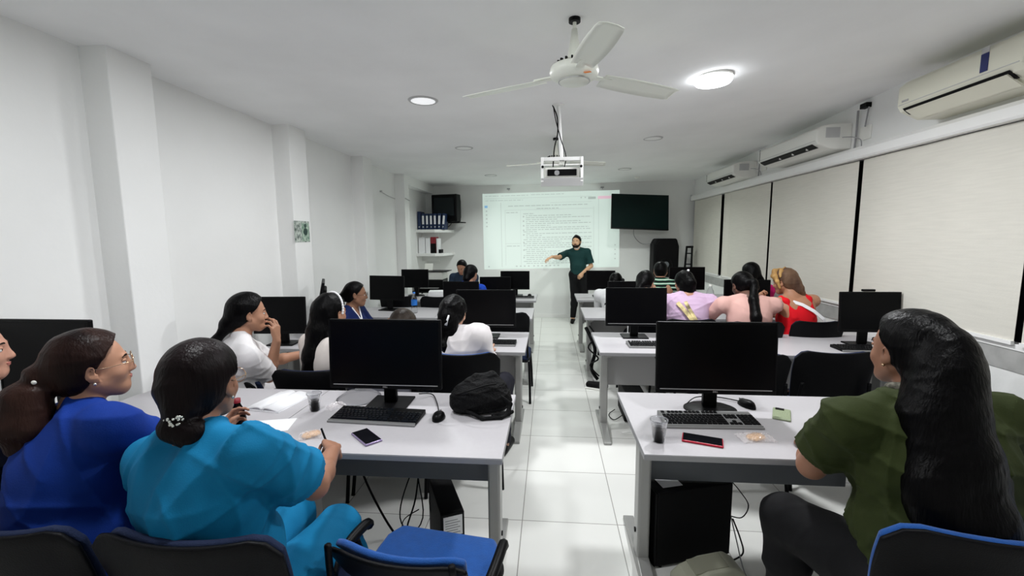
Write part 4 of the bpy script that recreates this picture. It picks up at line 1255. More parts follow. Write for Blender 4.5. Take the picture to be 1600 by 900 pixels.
def hand(B, W, d, n, side, curl=.5, s=1.0, spread=.10, thumb_in=.3, skin=.0):
    """W wrist, d direction to the fingers, n palm normal (the way the palm faces), side +1: thumb on d x n side"""
    d, n = unit(d), np.asarray(n, float)
    n = unit(n - d * (n @ d))
    lat = np.cross(d, n) * side
    def q(a, b, c): return W + (d * a + lat * b + n * c) * s
    fr = .0085 * s + skin
    kn = []
    for i, (b, l) in enumerate([(.030, .072), (.010, .078), (-.010, .074), (-.029, .066)]):
        B.cone(q(.0, b * .5, -.002), q(l, b, -.004), .013 * s + skin, .0115 * s + skin, .012)
        kn.append((q(l, b, -.004), b))
    B.ell(q(.04, 0, .002), (.034 * s, .030 * s, .012 * s), np.stack([d, lat, n], 1), .012)
    for i, ((p, b), ln) in enumerate(zip(kn, [.040, .045, .042, .032])):
        a = 0
        cu = curl[i] if isinstance(curl, (list, tuple)) else curl * (1 + .12 * i)
        dir0 = unit(d + lat * (b / .03) * spread)
        r0 = fr * (1 if i < 3 else .88)
        for j, (L, rr_) in enumerate([(ln, .95), (ln * .62, .85), (ln * .50, .72)]):
            a += cu * [.9, 1.25, .8][j]
            v = dir0 * math.cos(a) + n * math.sin(a)
            p2 = p + v * L * s
            B.cone(p, p2, r0 * [1, .95, .85][j], r0 * rr_, .0035)
            p = p2
    t0 = q(.012, .024, .004); t1 = q(.038, .044, .014 + .01 * thumb_in)
    t2 = q(.062 + .004, .050 - .012 * thumb_in, .022 + .022 * thumb_in); t3 = q(.084, .044 - .026 * thumb_in, .026 + .034 * thumb_in)
    B.cone(t0, t1, .015 * s + skin, .0125 * s + skin, .010).cone(t1, t2, .0115 * s + skin, .010 * s + skin, .004).cone(t2, t3, .010 * s + skin, .0080 * s + skin, .003)

def ik(S, T, l1, l2, pole):
    d = T - S
    L = np.linalg.norm(d)
    if L > (l1 + l2) * .985:
        T = S + d / L * (l1 + l2) * .985; d = T - S; L = np.linalg.norm(d)
    u = d / L
    a = (l1 * l1 - l2 * l2 + L * L) / (2 * L)
    h = math.sqrt(max(l1 * l1 - a * a, 0))
    pole = np.asarray(pole, float); pole = unit(pole - u * (pole @ u))
    return S + u * a + pole * h, T

def face_parts(o, hc, HR, s, near=False, glasses=None, earring=None, brow=(.01, .007, .005)):
    def q(x, y, z): return hc + HR @ (V(x, y, z) * s)
    def sph(name, c, r, m, sub=(1, 1, 1), par=None, lab=None):
        g = MB()
        bmesh.ops.create_uvsphere(g.bm, u_segments=16, v_segments=10, radius=1.0)
        Rm = Matrix([list(HR[0]) + [0], list(HR[1]) + [0], list(HR[2]) + [0], [0, 0, 0, 1]])
        Tm = Matrix.Translation(tuple(c - np.array(o.location))) @ Rm @ Matrix.Diagonal((r * sub[0] * s, r * sub[1] * s, r * sub[2] * s, 1))
        bmesh.ops.transform(g.bm, matrix=Tm, verts=g.bm.verts)
        return g.build(name, m, par or o, smooth='all', label=lab)
    for sg in (-1, 1):
        e = sph('eye', q(sg * .031, .0725, .004), .0118, 'white_of_eye')
        sph('iris', q(sg * .031, .0828, .004), .0052, 'iris', (1, .4, 1), e)
        sph('eyelid', q(sg * .031, .0735, .0095), .0128, o.data.materials[0], (1.05, 1, .62), e)
        g = MB()
        g.tube([tuple(q(sg * .014, .0875, .021) - np.array(o.location)), tuple(q(sg * .028, .087, .0265) - np.array(o.location)), tuple(q(sg * .047, .076, .022) - np.array(o.location))], [.0022 * s, .003 * s, .0014 * s])
        g.build('eyebrow', mat('eyebrow', (.012, .008, .006), .8), o, smooth='all')
    sph('lips', q(0, .0875, -.0520), 1, 'lips', (.019, .0065, .0038))
    sph('lips', q(0, .0865, -.0580), 1, 'lips', (.016, .0065, .0042))
    if earring:
        for sg in (-1, 1): sph('earring', q(sg * .088, -.002, -.038), .0045, earring)
    if glasses:
        gp = MB()
        ov = []
        for sg in (-1, 1):
            pts = []
            for i in range(25):
                a = 2 * PI * i / 24
                pts.append(tuple(q(sg * .033 + .0265 * math.cos(a), .1035 - abs(.0265 * math.cos(a) + sg * sg * 0) * .05 - .10 * abs(.033 + sg * .0265 * math.cos(a)) ** 2 * 3, .0 + .0225 * math.sin(a)) - np.array(o.location)))
            gp.tube(pts, .0011 * s, 6)
            gp.tube([tuple(q(sg * .0595, .101, .006) - np.array(o.location)), tuple(q(sg * .070, .085, .006) - np.array(o.location)), tuple(q(sg * .077, .035, .004) - np.array(o.location)), tuple(q(sg * .081, -.008, .006) - np.array(o.location)), tuple(q(sg * .082, -.022, -.012) - np.array(o.location))], .0013 * s, 6)
        gp.tube([tuple(q(-.0075, .104, .004) - np.array(o.location)), tuple(q(0, .107, .006) - np.array(o.location)), tuple(q(.0075, .104, .004) - np.array(o.location))], .0012 * s, 6)
        gl = gp.build('glasses', glasses, o, smooth='all')
        for sg in (-1, 1):
            g = MB()
            vv = [tuple(q(sg * .033, .1030, 0) - np.array(o.location))]
            for i in range(20):
                a = 2 * PI * i / 20
                vv.append(tuple(q(sg * .033 + .0255 * math.cos(a), .1025 - .3 * abs(.033 + sg * .0255 * math.cos(a)) ** 2, .0215 * math.sin(a)) - np.array(o.location)))
            g._add(vv, [(0, 1 + i, 1 + (i + 1) % 20) for i in range(20)])
            g.build('lens', 'lens', gl)

def person(label, head, face, gaze=(0, 0, 0), hip=None, s=1.0, girth=1.0, shoulder=.185, skin=(.38, .2, .13), res=.007,
           armL=None, armR=None, top=None, sleeve=.55, pants=None, shoes=(.01, .01, .01), hair=None, seated=True, sit_z=.47,
           glasses=None, earring=None, neckline=None, beard=None, bust=1.0, wr=.004, legs=None, group='people seated at the desks', top_extra=None,
           show_face=True, belly=1.0, lean_side=0.0, seed=1, sleeve_flare=.016, skin_parts=None, top_t=.008, name='person', hemz=None, thigh=.42, topr=.75, nbo=(0, 0)):
    """head: head centre; face: heading of the torso in degrees (0 = towards the screen, + = left); gaze: (yaw, pitch, roll) of the head"""
    hc = V(head)
    A = math.radians(face)
    Fw = rotz(A) @ V(0, 1, 0); Rt = rotz(A) @ V(1, 0, 0)
    HR = rotz(math.radians(gaze[0])) @ rotx(math.radians(gaze[1])) @ roty(math.radians(gaze[2]))
    nb = hc + HR @ V(0, -.030, -.085) * s + V(0, 0, -.025 + nbo[1]) * s - Fw * (.012 + nbo[0])      # base of the neck
    hipz = sit_z + .085 * girth if seated else (0.93 * s)
    L = .50 * s
    dz = nb[2] - hipz
    if hip is None:
        hor = math.sqrt(max(L * L - dz * dz, 0.0)) if dz < L else 0.0
        hp = V(nb[0], nb[1], hipz) - Fw * hor + Rt * lean_side
    else:
        hp = V(hip[0], hip[1], hipz)
    U = unit(nb - hp); L = np.linalg.norm(nb - hp)
    F2 = unit(Fw - U * (Fw @ U)); R2 = np.cross(F2, U)
    TR = np.stack([R2, F2, U], 1)
    sh = {-1: nb - U * .082 * s - R2 * shoulder, 1: nb - U * .082 * s + R2 * shoulder}
    gs = girth
    B = Blob()
    def torso(b, t, k=.05, low=True):
        b.ell(hp + U * .01, (.165 * gs + t, .135 * gs + t, .115 + t), TR, k)
        b.ell(hp + U * .15 * L / .5 + F2 * .02 * belly, (.140 * gs + t, .118 * gs * belly + t, .15 + t), TR, k)
        b.ell(hp + U * .31 * L / .5, (.148 * gs ** .8 + t, .108 * gs ** .8 + t, .165 + t), TR, k)
        if bust:
            for q in (-1, 1): b.ell(hp + U * .30 * L / .5 + F2 * .085 * gs + R2 * q * .068 * gs, (.058 * bust + t, .056 * bust + t, .06 * bust + t), TR, .04)
        for q in (-1, 1):
            b.cone(nb - U * .13, sh[q] - U * .02, .070 + t, .045 * gs ** .5 + t, .04)
            b.cone(nb - U * .02 - R2 * q * -.02, sh[q], .040 + t * .6, .042 * gs ** .3 + t, .03)
            b.ell(nb - U * .15 * s + R2 * q * .075 - F2 * .045, (.075 + t, .05 + t, .10 + t), TR, .04)
    torso(B, 0)
    # neck and head
    B.cone(nb - U * .03, hc + HR @ V(0, -.022, -.05) * s, .054 * s, .051 * s, .03)
    def H(x, y, z): return hc + HR @ (V(x, y, z) * s)
    B.ell(H(0, -.010, .030), V(.074, .092, .085) * s, HR, .02)
    B.ell(H(0, .030, -.020), V(.060, .058, .080) * s, HR, .025)
    B.ell(H(0, .056, -.080), V(.026, .026, .022) * s, HR, .03)
    for q in (-1, 1):
        B.ell(H(q * .036, .050, -.028), V(.026, .028, .026) * s, HR, .02)
        B.cone(H(q * .058, .0, -.045), H(q * .02, .058, -.088), .018 * s, .016 * s, .03)
        B.ell(H(q * .010, .090, -.032), V(.0075, .009, .007) * s, HR, .006)
        B.ell(H(q * .031, .096, .003), V(.016, .013, .011) * s, HR, .012, sub=True)
        ER = HR @ rotx(.18) @ rotz(q * -.35)
        B.ell(H(q * .083, -.009, -.004), V(.0075, .019, .032) * s, ER, .007)
        B.ell(H(q * .081, .003, -.026), V(.006, .009, .012) * s, HR, .006)
        B.ell(H(q * .091, -.003, -.003), V(.006, .010, .016) * s, ER, .004, sub=True)
    B.cone(H(0, .086, .008), H(0, .099, -.027), .0075 * s, .0105 * s, .012)
    B.ell(H(0, .080, .022), V(.040, .010, .008) * s, HR, .012)
    B.ell(H(0, .0835, -.052), V(.020, .0085, .0060) * s, HR, .006)
    B.ell(H(0, .0820, -.059), V(.017, .0090, .0065) * s, HR, .006)
    # arms
    ul, fl = .285 * s, .245 * s
    arms = {}
    for q, spec in ((-1, armL), (1, armR)):
        spec = spec or {}
        wt = V(spec['wrist']) if 'wrist' in spec else sh[q] + Fw * .32 + V(0, 0, 0) * 1 - V(0, 0, 1) * (sh[q][2] - .80) + Rt * (-q * .06)
        pole = spec.get('pole', -V(0, 0, 1) + R2 * q * .2 - Fw * .2)
        el, wt = ik(sh[q], wt, ul, fl, pole)
        ua = spec.get('fat', gs)
        B.cone(sh[q], sh[q] * .4 + el * .6, .046 * ua ** .6, .044 * ua ** .7, .03).cone(sh[q] * .4 + el * .6, el, .044 * ua ** .8, .036 * ua ** .5, .02)
        mid = el * .65 + wt * .35
        B.cone(el, mid, .036 * ua ** .5, .037 * ua ** .4, .02).cone(mid, wt, .037 * ua ** .4, .0245 * s, .02)
        fd = unit(wt - el)
        hd = spec.get('hd', fd); hn = spec.get('hn', V(0, 0, -1))
        hd = V(hd)
        lat = np.cross(unit(hd), unit(V(hn)))
        # thumb points to the body's mid line side (for a palm-down hand), so its sign follows the side
        sgn = spec.get('thumb', -1 if q == 1 else 1)
        hand(B, wt + unit(hd) * .018 * s, hd, V(hn), sgn, spec.get('curl', .35), s * spec.get('hs', .96), thumb_in=spec.get('ti', .3))
        arms[q] = (sh[q], el, wt, ua)
    # legs
    lg = {}
    if seated:
        for q in (-1, 1):
            h0 = hp + Rt * q * .085 * gs ** .5
            kdir = Fw; kn = V(*( (hp + Rt * q * (.11 * gs) + Fw * thigh)[:2]), sit_z + .075)
            ft = V(*( (kn + Fw * (.02 if q < 0 else -.05) + Rt * q * .01)[:2]), .085)
            if legs and q in legs:
                kn = V(legs[q][0]); ft = V(legs[q][1])
            lg[q] = (h0, kn, ft)
    else:
        for q in (-1, 1):
            h0 = hp + Rt * q * .085
            kn, ft = (V(legs[q][0]), V(legs[q][1])) if legs else (V(*(hp + Rt * q * .09)[:2], .50 * s), V(*(hp + Rt * q * .09 - Fw * .02)[:2], .09))
            lg[q] = (h0, kn, ft)
    def leg(b, q, t, shin=True):
        h0, kn, ft = lg[q]
        b.cone(h0, kn, .088 * gs ** .8 + t, .060 * gs ** .5 + t, .04)
        cf = kn * .68 + ft * .32 - Fw * .012
        b.cone(kn, cf, .056 * gs ** .5 + t, .054 * gs ** .4 + t, .03).cone(cf, ft, .052 * gs ** .4 + t, .036 + t * 1.3, .03)
    for q in (-1, 1):
        leg(B, q, 0)
        h0, kn, ft = lg[q]
        B.cone(ft - V(0, 0, .03), V(ft[0], ft[1], .035) + Fw * .14, .034, .026, .03)
    P, Q = B.mesh(res)
    skin_m = mat('skin', skin, .5, noise=.10, nscale=9, spec=.4)
    o = link_mesh(name, P, Q, skin_m, None, (hp[0], hp[1], 0))
    o.location = (hp[0], hp[1], 0)
    org = V(hp[0], hp[1], 0)
    tag(o, label, 'person', group)
    # trousers
    if pants:
        b = Blob()
        b.ell(hp + U * .0, (.165 * gs + .010, .135 * gs + .010, .115 + .010), TR, .05)
        for q in (-1, 1): leg(b, q, .012)
        cf = [(V(0, 0, .10), V(0, 0, -1))]
        P, Q = b.mesh(res * 1.15, wrinkle(.005, seed + 5), cuts=cf)
        link_mesh('trousers', P, Q, pants, o, org)
    for q in (-1, 1):
        h0, kn, ft = lg[q]
        b = Blob()
        b.cone(V(ft[0], ft[1], .048) - Fw * .03, V(ft[0], ft[1], .034) + Fw * .15, .046, .036, .02)
        P, Q = b.mesh(.008, cuts=[(V(0, 0, .002), V(0, 0, -1))])
        link_mesh('shoe', P, Q, mat('shoe', shoes, .5), o, org)
    # top
    if top:
        b = Blob()
        if sleeve < .05:      # sleeveless
            torso_cut = [(hp + U * (L * topr), U + F2 * .25)]
            t = top_t
            b.ell(hp + U * .01, (.165 * gs + t, .135 * gs + t, .115 + t), TR, .05)
            b.ell(hp + U * .15 * L / .5 + F2 * .02 * belly, (.140 * gs + t, .118 * gs * belly + t, .15 + t), TR, .05)
            b.ell(hp + U * .31 * L / .5, (.148 * gs ** .8 + t, .108 * gs ** .8 + t, .165 + t), TR, .05, cut=torso_cut)
            for q in (-1, 1): b.ell(hp + U * .30 * L / .5 + F2 * .085 * gs + R2 * q * .068 * gs, (.058 * bust + t, .056 * bust + t, .06 * bust + t), TR, .04)
            for q in (-1, 1):
                b.chain([hp + U * L * .60 + R2 * q * .085 - F2 * .095, nb - U * .07 + R2 * q * .105 - F2 * .06, nb - U * .035 + R2 * q * .105 - F2 * .0, nb - U * .09 + R2 * q * .10 + F2 * .07, hp + U * L * .62 + R2 * q * .09 + F2 * .11], [.018, .022, .022, .024, .026], .03)
        else:
            torso(b, top_t)
            for q in (-1, 1):
                S, el, wt, ua = arms[q]
                if sleeve <= 1:
                    e = S + (el - S) * sleeve
                    ax_ = unit(el - S)
                    b.cone(S, e + ax_ * .04, .047 * ua ** .6 + top_t, .045 * ua ** .7 + top_t + sleeve_flare, .03, cut=[(e, ax_)])
                else:
                    b.cone(S, el, .050 * ua ** .8 + top_t, .040 * ua ** .8 + top_t * 1.2, .04)
                    e = el + (wt - el) * (sleeve - 1)
                    ax_ = unit(wt - el)
                    b.cone(el, e + ax_ * .04, .040 * ua ** .6 + top_t * 1.2, .030 + top_t * 1.2, .03, cut=[(e, ax_)])
        cuts = []
        if sleeve < .05:
            b.ell(nb - U * .05 - F2 * .115, (.072, .06, .085), TR, .01, sub=True)
        b.cone(nb + U * .015 + F2 * .005, nb + U * .12 + F2 * .01, .058, .08, .01, sub=True)
        if neckline == 'v':
            b.cone(nb - U * .01 + F2 * .07, nb - U * .12 + F2 * .17, .045, .012, .01, sub=True)
        if hemz is not None: cuts.append((V(0, 0, hemz), V(0, 0, -1)))
        P, Q = b.mesh(res, wrinkle(wr, seed), cuts=cuts or None)
        tp = link_mesh('top', P, Q, top, o, org)
    # hair
    if hair:
        hm = hair['mat']
        b = Blob()
        th = hair.get('th', .012)
        hcut = hair.get('cut', ((0, .052, .068), (0, .8, -.58)))
        pl = [(H(*hcut[0]), HR @ V(hcut[1]))]
        b.ell(H(0, -.012, .032), (V(.076, .093, .086) + th) * s, HR, .02, cut=pl)
        b.ell(H(0, -.035, -.015), (V(.064, .066, .070) + th * .6) * s, HR, .03, cut=pl)
        if hair.get('ears', True):
            for q in (-1, 1): b.ell(H(q * .095, .008, -.016), V(.028, .030, .040) * s, HR, .008, sub=True)
        for (pts, rs) in hair.get('strands', []):
            hp_ = [hc + rotz(math.radians(gaze[0])) @ (V(p_) * s) for p_ in pts]
            b.chain(hp_, [r * s for r in rs], hair.get('k', .02), flat=hair.get('flat') and (rotz(math.radians(gaze[0])) @ V(hair['flat'][0]), hair['flat'][1]))
        P, Q = b.mesh(min(res, .006) if not hair.get('coarse') else res, wrinkle(hair.get('amp', .0025), seed + 9, hair.get('sc', .7)))
        ho = link_mesh('hair', P, Q, hm, o, org)
        for (nm, kind, c_, rad, m_) in hair.get('extras', []):
            c = hc + rotz(math.radians(gaze[0])) @ (V(c_) * s) - org
            g = MB()
            if kind == 'beads':
                rs_ = random.Random(4)
                for i in range(60):
                    a = rs_.uniform(0, 2 * PI); e = rs_.uniform(-1, 1)
                    pp = Vector(tuple(c)) + Vector((math.cos(a) * rad, math.sin(a) * rad * .8, e * rad * .5 + math.cos(a) * rad * .2))
                    bmesh.ops.create_icosphere(g.bm, subdivisions=1, radius=.0042, matrix=Matrix.Translation(pp))
            elif kind == 'clip':
                g.prism([(-rad * .25, -rad), (rad * .25, -rad), (rad * .12, rad), (-rad * .12, rad)], -.006, .006, 'xz')
                bmesh.ops.transform(g.bm, matrix=Matrix.Translation(tuple(c)) @ Matrix.Rotation(.3, 4, 'Y'), verts=g.bm.verts)
            elif kind == 'ball':
                bmesh.ops.create_uvsphere(g.bm, u_segments=14, v_segments=10, radius=rad, matrix=Matrix.Translation(tuple(c)))
            elif kind == 'band':   # a scalloped headband over the crown
                Hm = rotz(math.radians(gaze[0]))
                pts = []
                for i in range(23):
                    a = PI * (-.08 + 1.16 * i / 22)
                    p_ = H(math.cos(a) * (.076 + th + .004), rad, math.sin(a) * (.086 + th + .004) + .03) - org
                    pts.append(tuple(p_)); bmesh.ops.create_icosphere(g.bm, subdivisions=1, radius=.0085, matrix=Matrix.Translation(tuple(p_)))
                g.tube(pts, .006, 6)
            elif kind == 'scarf':
                pass
            g.build(nm, m_, ho, smooth='all')
    if beard:
        b = Blob()
        b.ell(H(0, .054, -.080), V(.040, .042, .030) * s, HR, .02).ell(H(0, .088, -.045), V(.026, .012, .006) * s, HR, .01)
        for q in (-1, 1): b.cone(H(q * .068, .012, -.02), H(q * .062, .018, -.05), .009 * s, .016 * s, .02).cone(H(q * .062, .018, -.05), H(q * .03, .06, -.082), .019 * s, .024 * s, .02)
        b.ell(H(0, .102, -.056), V(.016, .016, .0055) * s, HR, .004, sub=True)
        P, Q = b.mesh(.005, wrinkle(.002, 3))
        link_mesh('beard', P, Q, beard, o, org)
    if show_face: face_parts(o, hc, HR, s, glasses=glasses, earring=earring)
    info = dict(o=o, hc=hc, HR=HR, nb=nb, hp=hp, U=U, F2=F2, R2=R2, arms=arms, org=org, sh=sh, L=L, TR=TR)
    return info

def hair_mat(name, c, c2=None, rough=.38):
    return mat(name, c, rough, noise=.6 if c2 else .3, nscale=9 if c2 else 5, col2=c2, bump=.35, bscale=110, stretch=(1, 1, .08), spec=.11)
HAIR_BLACK = hair_mat('black_hair', (.0012, .001, .0013))
HAIR_BROWN = hair_mat('brown_hair', (.030, .014, .011), (.006, .003, .003))
HAIR_DARK = hair_mat('very_dark_brown_hair', (.008, .0045, .005), (.003, .002, .002))
HAIR_BLOND = hair_mat('highlighted_hair', (.06, .032, .026), (.20, .12, .07), .45)
def cloth(name, c, rough=.85, b=.10, noise=.08, **k): return mat(name, c, rough, noise=noise, nscale=14, bump=b, bscale=260, spec=.3, **k)
# ------------------------------------------------------------------ the people
up = V(0, 0, 1)
SK = (.42, .215, .135); SK2 = (.33, .16, .10); SK3 = (.52, .30, .21)
# woman in turquoise scrubs, front left
TQ = person('woman in turquoise scrubs with low bun and silver scrunchie, writing at the front left desk', (-1.018, 1.155, 1.228), -12, (3, -4, 0),
    hip=(-.915, 1.04), s=1.03, girth=1.22, shoulder=.20, skin=SK2, res=.006, sleeve=.72, seed=11, sleeve_flare=.03, bust=1.1,
    top=cloth('turquoise_cotton', (.0, .16, .34), noise=.06), pants=cloth('turquoise_trouser', (.0, .15, .32)), wr=.014,
    armR=dict(wrist=(-.815, 1.490, .850), pole=V(.65, -.2, -1), hd=V(-.45, .75, -.12), hn=V(-.5, -.2, -.9), curl=[.75, .85, .95, 1.0], ti=.9),
    armL=dict(wrist=(-1.36, 1.63, .80), pole=V(-.7, -.2, -.8), hd=V(-.05, .6, .75), hn=V(1, .1, .0), curl=.55, ti=.5, thumb=-1),
    glasses='glasses', earring='silver_bead', hemz=.45,
    hair=dict(mat=HAIR_DARK, th=.015, k=.010, strands=[([(.0, -.070, -.0), (.01, -.092, -.035), (.015, -.105, -.055)], [.068, .045, .026]),
                                  ([(.0, -.112, -.082), (.040, -.105, -.100)], [.036, .040]), ([(.03, -.10, -.10), (.04, -.085, -.155)], [.034, .018]), ([(.0, -.10, -.10), (.01, -.085, -.135)], [.03, .016])],
              extras=[('scrunchie', 'beads', (.014, -.122, -.056), .024, 'silver_bead')], amp=.0025),
    legs={1: ((-.80, 1.47, .555), (-.74, 1.62, .09)), -1: ((-1.02, 1.54, .55), (-1.02, 1.60, .09))})
# woman in royal blue, front left corner
RB = person('woman in royal blue top with gold glasses and dark ponytail, front left corner', (-1.522, 1.285, 1.228), -18, (-40, 4, 0),
    hip=(-1.49, 1.06), s=1.0, girth=1.22, shoulder=.19, skin=SK, res=.006, sleeve=1.5, seed=12, bust=1.1,
    top=cloth('royal_blue_cotton', (.001, .028, .23), noise=.06), pants=cloth('dark_blue_trouser', (.003, .02, .08)), wr=.014,
    glasses='glasses', earring='silver_bead',
    hair=dict(mat=HAIR_BROWN, th=.016, k=.015, strands=[([(.0, -.07, .01), (-.0, -.115, -.01), (-.0, -.125, -.03)], [.065, .045, .03]), ([(.0, -.13, -.035), (.0, -.155, -.07), (-.0, -.165, -.14), (.0, -.15, -.21), (.0, -.14, -.25)], [.034, .060, .070, .062, .03]),
                                  ([(.03, -.14, -.06), (.05, -.15, -.15), (.05, -.13, -.21)], [.035, .035, .015]), ([(-.03, -.14, -.06), (-.045, -.15, -.16)], [.035, .025])],
              extras=[('hair_tie', 'ball', (.04, -.130, -.01), .008, 'white_plastic'), ('hair_clip', 'clip', (.06, -.195, -.15), .012, 'silver')], amp=.004, sc=.5),
    armR=dict(wrist=(-1.36, 1.64, .80)), armL=dict(wrist=(-1.60, 1.68, .80)))
# man cropped by the left edge
person('person at the left edge, only cheek, nose and dark shoulder in view', (-2.055, 1.335, 1.255), -10, (-46, 0, 0), s=1.0, girth=1.15, shoulder=.2, skin=(.52, .27, .19), res=.007, sleeve=.6, seed=13,
    top=cloth('dark_navy_cotton', (.006, .008, .03)), pants=cloth('dark_trouser_a', (.01, .01, .015)), bust=0,
    hair=dict(mat=HAIR_BLACK, th=.006, cut=((0, .03, .06), (0, .8, -.62))))
# woman in dark green, front right
GR = person('woman in dark green blouse with very long black ponytail and leopard collar, front right', (1.150, 1.468, 1.275), 2, (13, -2, 0),
    hip=(1.18, 1.26), s=1.04, girth=1.50, shoulder=.23, skin=SK2, res=.0065, sleeve=.64, seed=14, sleeve_flare=.016, bust=1.2,
    top=cloth('olive_green_cotton', (.024, .034, .006), noise=.1), pants=cloth('black_trouser_b', (.003, .003, .004)), wr=.014, earring='glasses',
    armL=dict(wrist=(1.06, 1.78, .80), pole=V(-.45, -.1, -1), fat=1.45), armR=dict(wrist=(1.38, 1.78, .80), pole=V(1, -.2, -.7), fat=1.45),
    hair=dict(mat=HAIR_BLACK, th=.016, k=.05, strands=[([(.0, -.07, .04), (.0, -.11, .035)], [.065, .04]), ([(.0, -.115, .03), (-.02, -.125, -.03), (-.04, -.14, -.12), (-.045, -.185, -.25), (-.04, -.225, -.40), (-.03, -.25, -.56), (-.02, -.26, -.72)], [.05, .070, .080, .084, .088, .088, .07]),
              ([(-.03, -.11, -.04), (-.09, -.13, -.16), (-.12, -.19, -.32), (-.13, -.24, -.50)], [.035, .045, .06, .06]), ([(.03, -.12, -.02), (.02, -.13, -.14), (.03, -.18, -.30), (.035, -.23, -.50)], [.035, .048, .055, .045])],
              extras=[('hair_clip', 'beads', (-.015, -.140, .045), .017, 'silver_bead')], cut=((0, .030, .072), (0, .85, -.50)), amp=.003, sc=.5),
    legs={-1: ((.90, 1.62, .58), (.93, 1.64, .09)), 1: ((1.42, 1.70, .58), (1.40, 1.72, .09))}, belly=1.1)
# leopard collar
b = Blob()
pts = []
for i in range(13):
    a = PI * (.95 + 1.1 * i / 12)
    pts.append(GR['nb'] + GR['R2'] * math.cos(a) * .078 + GR['F2'] * math.sin(a) * .078 + GR['U'] * .012)
b.chain(pts, [.014] * 13, .01)
P, Q = b.mesh(.005)
link_mesh('collar', P, Q, mat('leopard_print', (.01, .01, .01), .7, noise=1, nscale=45, col2=(.35, .33, .27)), GR['o'], GR['org'])

# second row, left
WT = person('woman in white tee with long ponytail, hand raised to her mouth', (-1.935, 2.605, 1.172), -40, (-47, -3, 0), s=1.06, girth=1.02, shoulder=.17, skin=SK, res=.006, sleeve=.80, seed=21,
    hip=(-2.06, 2.60), top=cloth('white_cotton', (.78, .76, .77), noise=.03), pants=cloth('white_trouser', (.75, .74, .76)), wr=.012, hemz=.46, sleeve_flare=.022,
    armR=dict(wrist=(-1.800, 2.67, .975), pole=V(-.35, -.1, -1), hd=V(-.10, .05, .9), hn=V(-.9, .1, .1), curl=[.45, .5, .6, .75], ti=.3), armL=dict(wrist=(-1.80, 3.02, .80)),
    hair=dict(mat=HAIR_BLACK, th=.016, strands=[([(.0, -.07, -.01), (.0, -.11, -.06), (.0, -.135, -.09)], [.06, .045, .024]), ([(.0, -.14, -.10), (.0, -.20, -.17), (.0, -.25, -.31)], [.024, .032, .014])],
              extras=[('hair_bow', 'ball', (.0, -.145, -.095), .024, 'paper')]), legs={1: ((-1.76, 2.82, .55), (-1.72, 2.88, .09)), -1: ((-1.94, 2.96, .55), (-1.90, 3.02, .09))})
person('woman with very long black hair and white lace headband, second row left', (-1.451, 2.740, 1.155), -26, (-24, -4, 0), s=1.04, girth=.98, shoulder=.17, skin=SK, res=.007, sleeve=1.4, seed=22,
    top=cloth('pale_cotton', (.72, .66, .62)), pants=cloth('dark_trouser_c', (.01, .01, .02)), hip=(-1.48, 2.62),
    armL=dict(wrist=(-1.60, 3.08, .80)), armR=dict(wrist=(-1.30, 3.10, .80)),
    hair=dict(mat=HAIR_BLACK, th=.014, k=.03, strands=[([(.0, -.06, .02), (.0, -.10, -.10), (.0, -.145, -.24), (.0, -.17, -.38), (-.01, -.18, -.50)], [.07, .066, .06, .055, .04]), ([(-.05, -.05, -.02), (-.075, -.06, -.14), (-.08, -.09, -.27), (-.06, -.13, -.42)], [.035, .04, .036, .02]),
              ([(.05, -.05, -.02), (.07, -.07, -.14), (.07, -.11, -.28)], [.035, .035, .02])],
              extras=[('lace_headband', 'band', (0, 0, 0), .015, 'paper')], amp=.003, sc=.5))
person('person with parted hair bending low behind the front left monitor', (-.985, 2.80, 1.05), -5, (-8, -35, 0), s=.98, girth=.95, shoulder=.165, skin=SK, res=.008, sleeve=1.3, seed=23,
    top=cloth('grey_cotton_d', (.10, .10, .12)), pants=cloth('dark_trouser_d', (.01, .01, .02)),
    hair=dict(mat=hair_mat('streaked_dark_hair', (.008, .006, .005), (.06, .045, .035)), th=.012, strands=[([(.0, -.08, -.0), (.0, -.12, -.09)], [.055, .05])]))
HD = person('woman in white hoodie with tousled black hair and white hair clip, second row left', (-.663, 2.912, 1.127), -14, (-6, -10, 6), s=1.0, girth=1.08, shoulder=.20, skin=SK3, res=.007, sleeve=1.75, seed=24,
    top=cloth('white_fleece', (.78, .74, .75), noise=.03), pants=cloth('dark_trouser_e', (.012, .012, .02)), top_t=.026, wr=.010, hip=(-.56, 2.82),
    hair=dict(mat=HAIR_BLACK, th=.014, k=.025, strands=[([(.0, -.08, .05), (-.01, -.115, .0), (-.01, -.13, -.07)], [.06, .05, .045]), ([(-.05, -.07, -.03), (-.075, -.09, -.13), (-.07, -.12, -.20)], [.035, .03, .014]),
            ([(.03, -.10, -.03), (.045, -.13, -.14), (.055, -.15, -.23)], [.035, .026, .008]), ([(-.02, -.13, -.08), (-.01, -.17, -.18), (.02, -.19, -.27), (.07, -.20, -.335), (.13, -.19, -.375)], [.035, .025, .016, .011, .007]),
            ([(.02, -.12, -.06), (.02, -.15, -.2)], [.03, .012])],
            extras=[('hair_clip', 'clip', (.015, -.165, -.015), .035, 'paper')], amp=.005, sc=.35))
